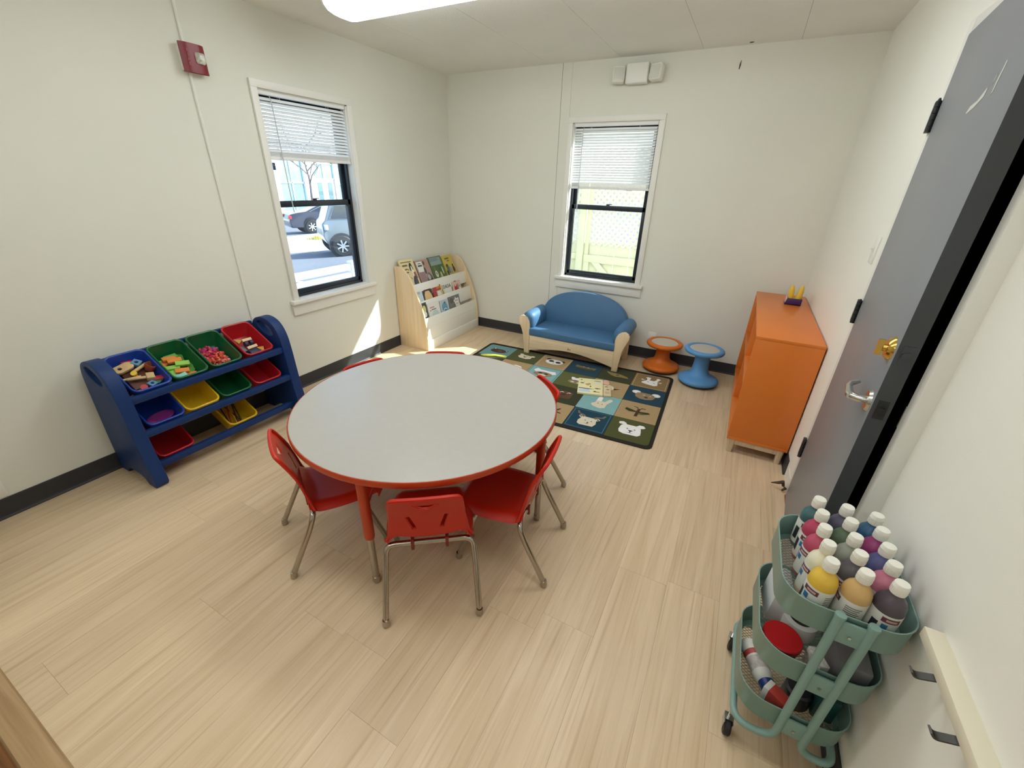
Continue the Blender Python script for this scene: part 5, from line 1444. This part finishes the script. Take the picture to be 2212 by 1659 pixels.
# things on the two lower trays
zt = rims[1] - 0.0765
o = MB().box(-0.024, -0.055, 0, 0.024, 0.055, 0.118).build('white_box', mat('box_white', (216, 216, 216), 0.5), bevel=0.002)
o.location = (3.206, 1.165, zt + 0.002); o.rotation_euler = (0, R(3), R(4))
tag(o, 'white cardboard box standing at the back of the middle cart tray', 'box')
t = thing('paint_tub', 'tub with a flat red lid on the middle cart tray', 'tub', (3.218, 1.018, zt))
MB().lathe([(0.004, 0), (0.042, 0), (0.046, 0.048), (0.004, 0.048)], 28).build('tub_body', mat('tub_dark', (66, 34, 34), 0.5), t)
MB().lathe([(0.004, 0.046), (0.048, 0.046), (0.049, 0.050), (0.0485, 0.060), (0.046, 0.0625), (0.040, 0.0615), (0.004, 0.0615)], 32).build('lid', mat('lid_red', (168, 14, 18), 0.4), t)
t = thing('tape_roll', 'white-rimmed roll with a black core on the middle cart tray', 'tape', (3.272, 1.120, zt))
MB().lathe([(0.030, 0), (0.046, 0), (0.046, 0.050), (0.030, 0.050)], 32, caps=False).lathe([(0.030, 0.0499), (0.030, 0.0001)], 32, caps=False).build('roll', mat('roll_white', (222, 222, 218), 0.4), t)
MB().lathe([(0.002, 0.001), (0.0298, 0.001), (0.0298, 0.044), (0.002, 0.044)], 28).build('core', mat('core_black', (24, 24, 26), 0.5), t)
o = MB().box(-0.040, -0.090, 0, 0.036, 0.075, 0.086).build('grey_box', mat('box_grey', (122, 120, 122), 0.55), bevel=0.008)
o.location = (3.375, 1.075, zt + 0.001)
tag(o, 'rounded grey box at the wall side of the middle cart tray', 'box')
o = MB().box(-0.012, -0.028, 0, 0.012, 0.028, 0.062).build('card_pack', mat('card_white', (206, 204, 198), 0.5, var=0.35, vscale=90), bevel=0.001)
o.location = (3.300, 0.998, zt + 0.0015); o.rotation_euler = (0, 0, R(24))
tag(o, 'small black and white printed pack behind the front posts of the cart', 'box')
zt = rims[2] - 0.0765
t = thing('glue_bottle', 'bottle with dark blue cap and white label lying on the bottom cart tray', 'bottle', (3.222, 1.075, zt + 0.030), rot=(R(88), 0, R(24)))
MB().lathe([(0.004, -0.085), (0.026, -0.085), (0.028, -0.08), (0.028, 0.02), (0.024, 0.032), (0.016, 0.040), (0.004, 0.040)], 24).build('bottle_body', mat('glue_body', (216, 214, 206), 0.4), t)
MB().lathe([(0.0275, -0.030), (0.0284, -0.030), (0.0284, 0.008), (0.0275, 0.008)], 24, caps=False).build('label', mat('glue_label', (186, 176, 170), 0.5, var=0.3, vscale=60), t)
MB().lathe([(0.0283, -0.052), (0.0286, -0.052), (0.0286, -0.036), (0.0283, -0.036)], 24, caps=False).build('label_band', mat('glue_red', (176, 66, 56), 0.5), t)
MB().lathe([(0.004, 0.036), (0.022, 0.036), (0.023, 0.040), (0.021, 0.074), (0.018, 0.078), (0.004, 0.079)], 20).build('cap', mat('cap_blue', (24, 50, 110), 0.4), t)
t = thing('carton', 'red and white carton at the front of the bottom cart tray', 'box', (3.262, 0.998, zt), R(-32))
MB().box(-0.034, -0.018, 0.0008, 0.034, 0.018, 0.064).build('carton_body', mat('carton_red', (176, 58, 48), 0.5), t, bevel=0.001)
MB().box(-0.0346, -0.0186, 0.0008, -0.020, 0.0186, 0.0646).build('carton_end', mat('carton_white', (226, 224, 218), 0.5), t, bevel=0.001)
o = MB().lathe([(0.004, 0), (0.036, 0), (0.038, 0.006), (0.036, 0.056), (0.030, 0.062), (0.004, 0.064)], 24).build('dark_jar', mat('jar_dark', (40, 40, 46), 0.3))
o.location = (3.318, 1.05, zt + 0.001)
tag(o, 'dark round jar on the bottom cart tray behind the front posts', 'jar')
o = MB().box(-0.028, -0.05, 0, 0.028, 0.05, 0.10).build('green_container', mat('container_green', (30, 72, 70), 0.4), bevel=0.008)
o.location = (3.382, 1.07, zt + 0.001)
tag(o, 'dark green container at the wall side of the bottom cart tray', 'container')

# coat rail on the right wall
t = thing('coat_rail', 'cream wooden coat rail with dark hooks on the right wall beside the cart', 'rail', (WN, 0.6, 0.68))
MB().box(WN - 0.034, 0.10, 0.666, WN, 0.9465, 0.693).build('board', mat('rail_cream', (226, 218, 196), 0.45, spec=0.4), t, True, bevel=0.0012)
for y in (0.855, 0.735, 0.5, 0.3):
    p = [(WN - 0.020, y, 0.665), (WN - 0.020, y, 0.655), (WN - 0.055, y - 0.0, 0.640), (WN - 0.064, y, 0.652)]
    mb = MB()
    P = fillet(p, 0.012, 5)
    mb.loft([[q + Vector((dx, dy, 0)) for dx, dy in ((-0.0016, -0.008), (0.0016, -0.008), (0.0016, 0.008), (-0.0016, 0.008))] for q in P[:2]], 0)
    T = [P[min(i + 1, len(P) - 1)] - P[max(i - 1, 0)] for i in range(len(P))]
    rings = []
    for q, d in zip(P, T):
        d = d.normalized(); n = Vector((0, 1, 0)).cross(d).normalized() * 0.0018
        rings.append([q - n + Vector((0, -0.008, 0)), q + n + Vector((0, -0.008, 0)), q + n + Vector((0, 0.008, 0)), q - n + Vector((0, 0.008, 0))])
    MB().loft(rings).build('hook', mat('hook_dark', (70, 68, 64), 0.4, metal=0.5), t, True)
# ================================================================== OUTSIDE
M_ASPH = mat('asphalt', (112, 116, 126), 0.9, var=0.08, vscale=1.2, bump=0.2, bscale=60)
M_CONC = mat('concrete', (206, 202, 196), 0.85, var=0.05, vscale=2)
def gz(x): return -0.16 + 0.0588 * x if x < 0 else -0.16
def slope(x0, y0, x1, y1, dz=0.0, th=0.05):
    mb = MB()
    mb.add([(x0, y0, gz(x0) + dz), (x1, y0, gz(x1) + dz), (x1, y1, gz(x1) + dz), (x0, y1, gz(x0) + dz), (x0, y0, gz(x0) + dz - th), (x1, y0, gz(x1) + dz - th), (x1, y1, gz(x1) + dz - th), (x0, y1, gz(x0) + dz - th)],
           [(0, 1, 2, 3), (7, 6, 5, 4), (0, 4, 5, 1), (1, 5, 6, 2), (2, 6, 7, 3), (3, 7, 4, 0)])
    return mb
tag(slope(-60, -30, -0.12, 70).build('ground', M_ASPH, None, smooth=False), kind='structure')
tag(MB().box(-0.12, 4.13, -0.25, 30, 40, -0.16).build('ground_yard', M_CONC, None, smooth=False), kind='structure')
tag(slope(-13.0, 4.0, -9.6, 30, 0.012, 0.05).build('driveway', M_CONC, None, smooth=False), kind='structure')
tag(slope(-16.4, -10, -13.0, 45, 0.012, 0.06).build('sidewalk', mat('pale_walk', (222, 218, 212), 0.85, var=0.04, vscale=2), None, smooth=False), kind='structure')
for y in (5.6,):
    tag(slope(-9.3, y, -4.2, y + 0.11, 0.006, 0.01).build('parking_line', mat('line_white', (232, 232, 228), 0.7), None, smooth=False), 'white painted parking line on the asphalt outside the left window', 'parking line', 'parking lines outside the left window')
# yellow-green verge: one clump of blades
rg2 = random.Random(9)
mb = MB()
for i in range(900):
    x, y = rg2.uniform(-13.9, -13.1), rg2.uniform(12.6, 15.2)
    h = rg2.uniform(0.08, 0.22); a = rg2.uniform(0, 6.28)
    b = Vector((x, y, gz(x)))
    u = Vector((cos(a), sin(a), 0)) * 0.02
    mb.add([b - u, b + u, b + u * 0.2 + Vector((rg2.uniform(-.05, .05), rg2.uniform(-.05, .05), h))], [(0, 1, 2)], i % 2)
tag(mb.build('grass', [mat('grass_a', (176, 176, 80), 0.8), mat('grass_b', (214, 196, 100), 0.8)], None, smooth=False, recalc=False), 'strip of yellow-green grass between the cars outside', 'grass', kind='stuff')

# white porch rail just outside window 1
t = thing('porch_rail', 'white sunlit porch railing just below the left window outside', 'railing', (-2.0, 3.9, 0))
M_PORCH = mat('porch_white', (238, 238, 236), 0.6)
for a, b in ((0.345, 0.425), (0.235, 0.305)):
    MB().box(-2.03, 1.6, a, -1.96, 6.2, b).build('rail', M_PORCH, t, True, bevel=0.004)
for y in (4.28, 2.4, 6.1):
    MB().box(-2.045, y, -0.4, -1.945, y + 0.1, 0.46).build('post', M_PORCH, t, True, bevel=0.004)
tag(MB().box(-1.95, 1.6, -0.3, -0.12, 6.2, 0.02).build('porch', mat('porch_floor', (150, 158, 172), 0.8), None, smooth=False), kind='structure')

def car(name, label, col, loc, heading, kind):
    t = thing(name, label, 'car', loc, heading)
    pm_ = mat('paint_%s' % kind, col, 0.25, spec=0.6, coat=0.6)
    gm = mat('car_glass', (40, 52, 66), 0.08, spec=0.8)
    # profile in (x along, z), rear at -x
    if kind == 'sedan':
        body = [(-2.35, .30), (-2.42, .62), (-2.36, .92), (-2.05, 1.00), (-1.55, 1.04), (-.80, 1.38), (.15, 1.44), (.75, 1.34), (1.35, 1.00), (2.10, .88), (2.40, .72), (2.42, .32)]
        glass = [(-1.38, 1.05), (-.72, 1.33), (.14, 1.385), (.66, 1.29), (1.12, 1.03)]
        wx, hw = (-1.40, 1.45), 0.88
    else:
        body = [(-1.80, .38), (-1.92, .60), (-1.90, 1.02), (-1.80, 1.12), (-1.62, 1.58), (-1.42, 1.70), (.35, 1.70), (.95, 1.56), (1.45, 1.16), (2.20, 1.04), (2.42, .80), (2.42, .40)]
        glass = [(-1.64, 1.18), (-1.46, 1.57), (.30, 1.60), (.82, 1.48), (1.20, 1.20)]
        wx, hw = (-1.38, 1.42), 0.93
    def prof(y, s, z0=0):
        return [Vector((x * s, y, z0 + (z - z0) * (1 if z < 1.0 else 1 - (1 - s) * 0.6))) for x, z in body]
    def wy(y, zs):
        return [Vector((x, y * (1.0 if z < 1.02 else 0.80), z)) for x, z in body]
    MB().loft([wy(-hw + 0.02, 0), wy(-hw * 0.6, 0), wy(hw * 0.6, 0), wy(hw - 0.02, 0)]).build('body', pm_, t, bevel=0.03, bseg=3, angle=50)
    for s in (-1, 1):
        def gp(x, z):
            f = max(0, min(1, (z - 1.02) / 0.02)); y = (hw - 0.02) * (1 - 0.20 * f) + 0.006
            return Vector((x, s * ((hw - 0.02) * (1 - 0.20 * (0 if z < 1.02 else 1)) + 0.010), z))
        mid = 0.5 * (glass[0][0] + glass[-1][0]) + 0.1
        def clip(poly, a, b):
            return [(min(max(x, a), b), z) for x, z in poly]
        P0 = [gp(x, z) for x, z in clip(glass, -9, mid - 0.05)]
        P1 = [gp(x, z) for x, z in clip(glass, mid + 0.05, 9)]
        for P in (P0, P1):
            MB().add(P + [p + Vector((0, s * 0.012, 0)) for p in P], [tuple(range(len(P))), tuple(range(len(P), 2 * len(P)))] + [(i, (i + 1) % len(P), len(P) + (i + 1) % len(P), len(P) + i) for i in range(len(P))]).build('side_window', gm, t, smooth=False)
        tm = MB().tube([gp(x, z) + Vector((0, s * 0.014, 0)) for x, z in glass], 0.012, 6)
        tm.build('window_trim', M_CHROME, t)
        MB().box(mid + 0.16, s * hw - 0.02, 0.86 if kind == 'sedan' else 0.98, mid + 0.34, s * hw + 0.012, 0.90 if kind == 'sedan' else 1.02).build('door_handle', pm_, t, smooth=False)
        for x in wx:
            T = Matrix.Translation((x, s * (hw - 0.11), 0.335)) @ Euler((R(90), 0, 0)).to_matrix().to_4x4()
            MB().lathe([(0.10, -0.115), (0.41, -0.115), (0.41, 0.106), (0.10, 0.106)], 24, M=T).build('wheel_arch', mat('arch_black', (22, 22, 24), 0.8), t)
            T2 = Matrix.Translation((x, s * (hw - 0.07), 0.335)) @ Euler((R(-90) * s, 0, 0)).to_matrix().to_4x4()
            tire = MB().lathe([(0.20, -0.10), (0.31, -0.10), (0.335, -0.07), (0.335, 0.07), (0.31, 0.10), (0.20, 0.10)], 28, M=T2, caps=False).build('tire', M_BLACKR, t)
            mb = MB().lathe([(0.235, 0.07), (0.205, 0.085), (0.195, 0.07)], 28, M=T2, caps=False).lathe([(0.002, 0.085), (0.05, 0.085), (0.055, 0.06)], 16, M=T2, caps=False)
            for k in range(7):
                a = 2 * pi * k / 7
                mb.cbox((0.125 * cos(a), 0.125 * sin(a), 0.075), (0.17, 0.045, 0.03), 0, T2, (0, 0, a))
            mb.build('rim', mat('alloy', (206, 210, 214), 0.3, metal=0.7), tire)
    lx = body[0][0] - 0.03
    for s in (-1, 1):
        MB().cbox((lx - 0.0 + 0.02, s * (hw - 0.22), 0.80 if kind == 'sedan' else 0.92), (0.12, 0.42, 0.16)).build('tail_light', mat('tail_red', (190, 40, 50), 0.3) if kind == 'sedan' else mat('lamp_pale', (196, 204, 210), 0.2), t, bevel=0.02)
    return t
    return t
car('car', 'dark navy sedan parked farther off outside the left window', (34, 40, 66), (-17.1, 17.0, gz(-17.1)), R(66), 'sedan')
car('car', 'grey sport utility vehicle parked nearer outside the left window, cut by the frame', (120, 130, 136), (-7.57, 10.48, gz(-7.57)), R(58), 'suv').scale = (0.88, 0.88, 0.88)

# building across the street
t = thing('shop_building', 'white building with tall teal windows and doors across the street', 'building', (-35, 32, -2.3))
M_FAC = mat('facade_white', (236, 232, 228), 0.7)
M_TGL = mat('teal_glass', (120, 170, 178), 0.15, spec=0.7, var=0.25, vscale=0.8)
MB().box(-46, 12, -2.4, -35.25, 60, 6.5).build('wall', M_FAC, t, True, smooth=False)
MB().box(-35.25, 12, 4.2, -34.8, 60, 4.7).build('cornice', M_FAC, t, True, smooth=False)
for y0_, y1_ in ((12, 15.2), (20.6, 22.2), (25.8, 26.9), (29.45, 30.55), (33.0, 33.35), (35.6, 36.8), (40, 60)):
    MB().box(-35.25, y0_, -2.4, -34.95, y1_, 4.2).build('pier', M_FAC, t, True, smooth=False)
def wind(y0_, y1_, z0_, z1_, nx_, nz_, name='window'):
    f = MB()
    for i in range(nx_ + 1):
        y = y0_ + (y1_ - y0_) * i / nx_
        f.box(-35.20, y - 0.05, z0_, -35.06, y + 0.05, z1_)
    for j in range(nz_ + 1):
        z = z0_ + (z1_ - z0_) * j / nz_
        f.box(-35.20, y0_, z - 0.05, -35.06, y1_, z + 0.05)
    fo = f.build(name, M_FAC, t, True, smooth=False)
    for i in range(nx_):
        for j in range(nz_):
            MB().box(-35.17, y0_ + (y1_ - y0_) * i / nx_, z0_ + (z1_ - z0_) * j / nz_, -35.14, y0_ + (y1_ - y0_) * (i + 1) / nx_, z0_ + (z1_ - z0_) * (j + 1) / nz_).build('pane', M_TGL, fo, True, smooth=False)
wind(26.9, 29.45, -1.6, 3.4, 2, 2)
wind(22.2, 25.8, -1.6, 3.4, 3, 2)
wind(33.35, 35.6, -1.6, 3.2, 2, 2)
wind(36.8, 40, -1.6, 3.4, 2, 2)
wind(30.55, 33.0, 1.25, 2.6, 2, 1)
wind(15.2, 20.6, -1.6, 3.4, 4, 2)
for y0_ in (30.65, 31.85):
    d_ = MB().box(-35.22, y0_, -2.3, -35.10, y0_ + 1.1, 1.2).build('door', M_FAC, t, True, smooth=False)
    MB().box(-35.105, y0_ + 0.28, -1.9, -35.08, y0_ + 0.82, 0.95).build('pane', mat('dark_teal_glass', (84, 116, 124), 0.15, spec=0.7), d_, True, smooth=False)

# bare street tree
t = thing('bare_tree', 'leafless young tree on the pavement in front of the white building', 'tree', (-25, 22.1, gz(-25)))
M_BARK = mat('bark', (120, 108, 104), 0.9, var=0.15, vscale=4)
mb = MB(); 
rt = random.Random(4)
mb.tube(bez([(-25, 22.1, gz(-25)), (-25, 22.05, 0.0), (-25, 22.12, 1.2), (-25.05, 22.0, 2.2), (-25, 21.9, 3.6)], 3), [0.11 - 0.007 * i for i in range(13)], 7)
mb.build('trunk', M_BARK, t, True)
mb = MB()
def branch(p, d, L, r, lev):
    q = p + d * L
    m_ = p + d * L * 0.5 + Vector((rt.uniform(-.08, .08), rt.uniform(-.08, .08), rt.uniform(-.04, .08))) * L
    mb.tube([p, m_, q], [r, r * 0.8, r * 0.5], 5, caps=False)
    if lev:
        for _ in range(3):
            dd = (d + Vector((rt.uniform(-.8, .8), rt.uniform(-.8, .8), rt.uniform(-.3, .6)))).normalized()
            branch(p + d * L * rt.uniform(0.45, 1.0), dd, L * rt.uniform(.5, .75), r * 0.55, lev - 1)
for k in range(9):
    z = 1.0 + k * 0.28
    a = k * 2.4
    branch(Vector((-25, 22.08, z)), Vector((0.6 * cos(a), 0.9 * sin(a), 0.6)).normalized(), 1.5, 0.045, 3)
mb.build('branches', M_BARK, t, True)

# cream fence with lattice top and a braced gate outside window 2
M_FEN = mat('fence_cream', (206, 206, 172), 0.75, var=0.04, vscale=3)
M_LAT = mat('lattice_cream', (212, 208, 194), 0.7)
FY = 5.50
t = thing('lattice_fence', 'cream wooden fence with diagonal lattice top outside the back window', 'fence', (0.4, FY, -0.16))
g_ = thing('fence_gate', 'cream board gate with diagonal brace and lattice top outside the back window', 'gate', (1.8, FY, -0.16))
def boards(par, x0_, x1_):
    x = x0_
    while x < x1_ - 0.02:
        e = min(x + 0.192, x1_)
        MB().box(x, FY + 0.012, -0.14, e, FY + 0.030, 0.86).build('board', M_FEN, par, True, bevel=0.003)
        x += 0.197
def lattice(par, x0_, x1_, z0_, z1_):
    # crossing diagonal laths, each a piece of its own, clipped to the panel
    pitch = 0.0772
    w2 = 0.0140
    n0 = int((x0_ - (z1_ - z0_)) / pitch) - 1
    n1 = int((x1_ + (z1_ - z0_)) / pitch) + 2
    for sgn, yy in ((1, FY - 0.004), (-1, FY + 0.004)):
        for n in range(n0, n1):
            xs0 = n * pitch
            # line x = xs0 + sgn*(z - z0)
            ts = [(0.0, z1_ - z0_)]
            lo, hi = 0.0, z1_ - z0_
            if sgn > 0:
                lo = max(lo, x0_ - xs0); hi = min(hi, x1_ - xs0)
            else:
                lo = max(lo, xs0 - x1_); hi = min(hi, xs0 - x0_)
            if hi - lo < 0.02:
                continue
            a = Vector((xs0 + sgn * lo, yy, z0_ + lo)); b = Vector((xs0 + sgn * hi, yy, z0_ + hi))
            d = (b - a).normalized(); nrm = Vector((d.z, 0, -d.x)) * w2
            mb = MB().prism([(0, -1), (1, -1), (1, 1), (0, 1)], a + Vector((0, 0.003, 0)), b - a, nrm, 0.006)
            mb.build('lath', M_LAT, par, True, smooth=False)
for x in (0.955, 2.75, -0.9):
    MB().box(x, FY - 0.055, -0.16, x + 0.085, FY + 0.05, 1.95).build('post', M_FEN, t, True, bevel=0.005)
boards(t, -0.8, 0.955)
lattice(t, -0.1, 0.955, 0.815, 1.92)
MB().box(-0.8, FY - 0.028, 0.625, 0.955, FY + 0.010, 0.70).build('rail', M_FEN, t, True, bevel=0.003)
boards(g_, 1.05, 2.74)
lattice(g_, 1.07, 2.74, 0.815, 1.92)
MB().box(1.05, FY - 0.028, 0.60, 2.74, FY + 0.010, 0.695).build('rail', M_FEN, g_, True, bevel=0.003)
MB().box(1.05, FY - 0.028, -0.12, 2.74, FY + 0.010, -0.02).build('rail', M_FEN, g_, True, bevel=0.003)
MB().box(1.05, FY - 0.020, -0.02, 1.125, FY + 0.010, 0.60).build('stile', M_FEN, g_, True, bevel=0.003)
MB().box(1.05, FY - 0.020, 0.695, 1.105, FY - 0.006, 1.92).build('stile', M_FEN, g_, True, bevel=0.003)
MB().prism([(1.16, 0.60), (1.27, 0.60), (1.92, -0.02), (1.80, -0.02)], (0, FY - 0.006, 0), (1, 0, 0), (0, 0, 1), 0.02).build('brace', M_FEN, g_, True, bevel=0.003)
MB().box(1.80, FY - 0.030, 0.92, 1.815, FY - 0.012, 1.02).build('latch', mat('latch_white', (226, 230, 230), 0.4), g_, True, smooth=False)
# outer siding of the house beside the windows bounces sunlight onto the fence
tag(MB().box(-0.30, D + 0.12, -0.16, bx0 - 0.05, D + 0.14, 2.9).box(bx1 + 0.05, D + 0.12, -0.16, W + 0.6, D + 0.14, 2.9).box(bx0 - 0.05, D + 0.12, -0.16, bx1 + 0.05, D + 0.14, bz0 - 0.05).box(bx0 - 0.05, D + 0.12, bz1 + 0.05, bx1 + 0.05, D + 0.14, 2.9).build('wall_siding', M_LAT, None, smooth=False), kind='structure')

bpy.context.view_layer.update()
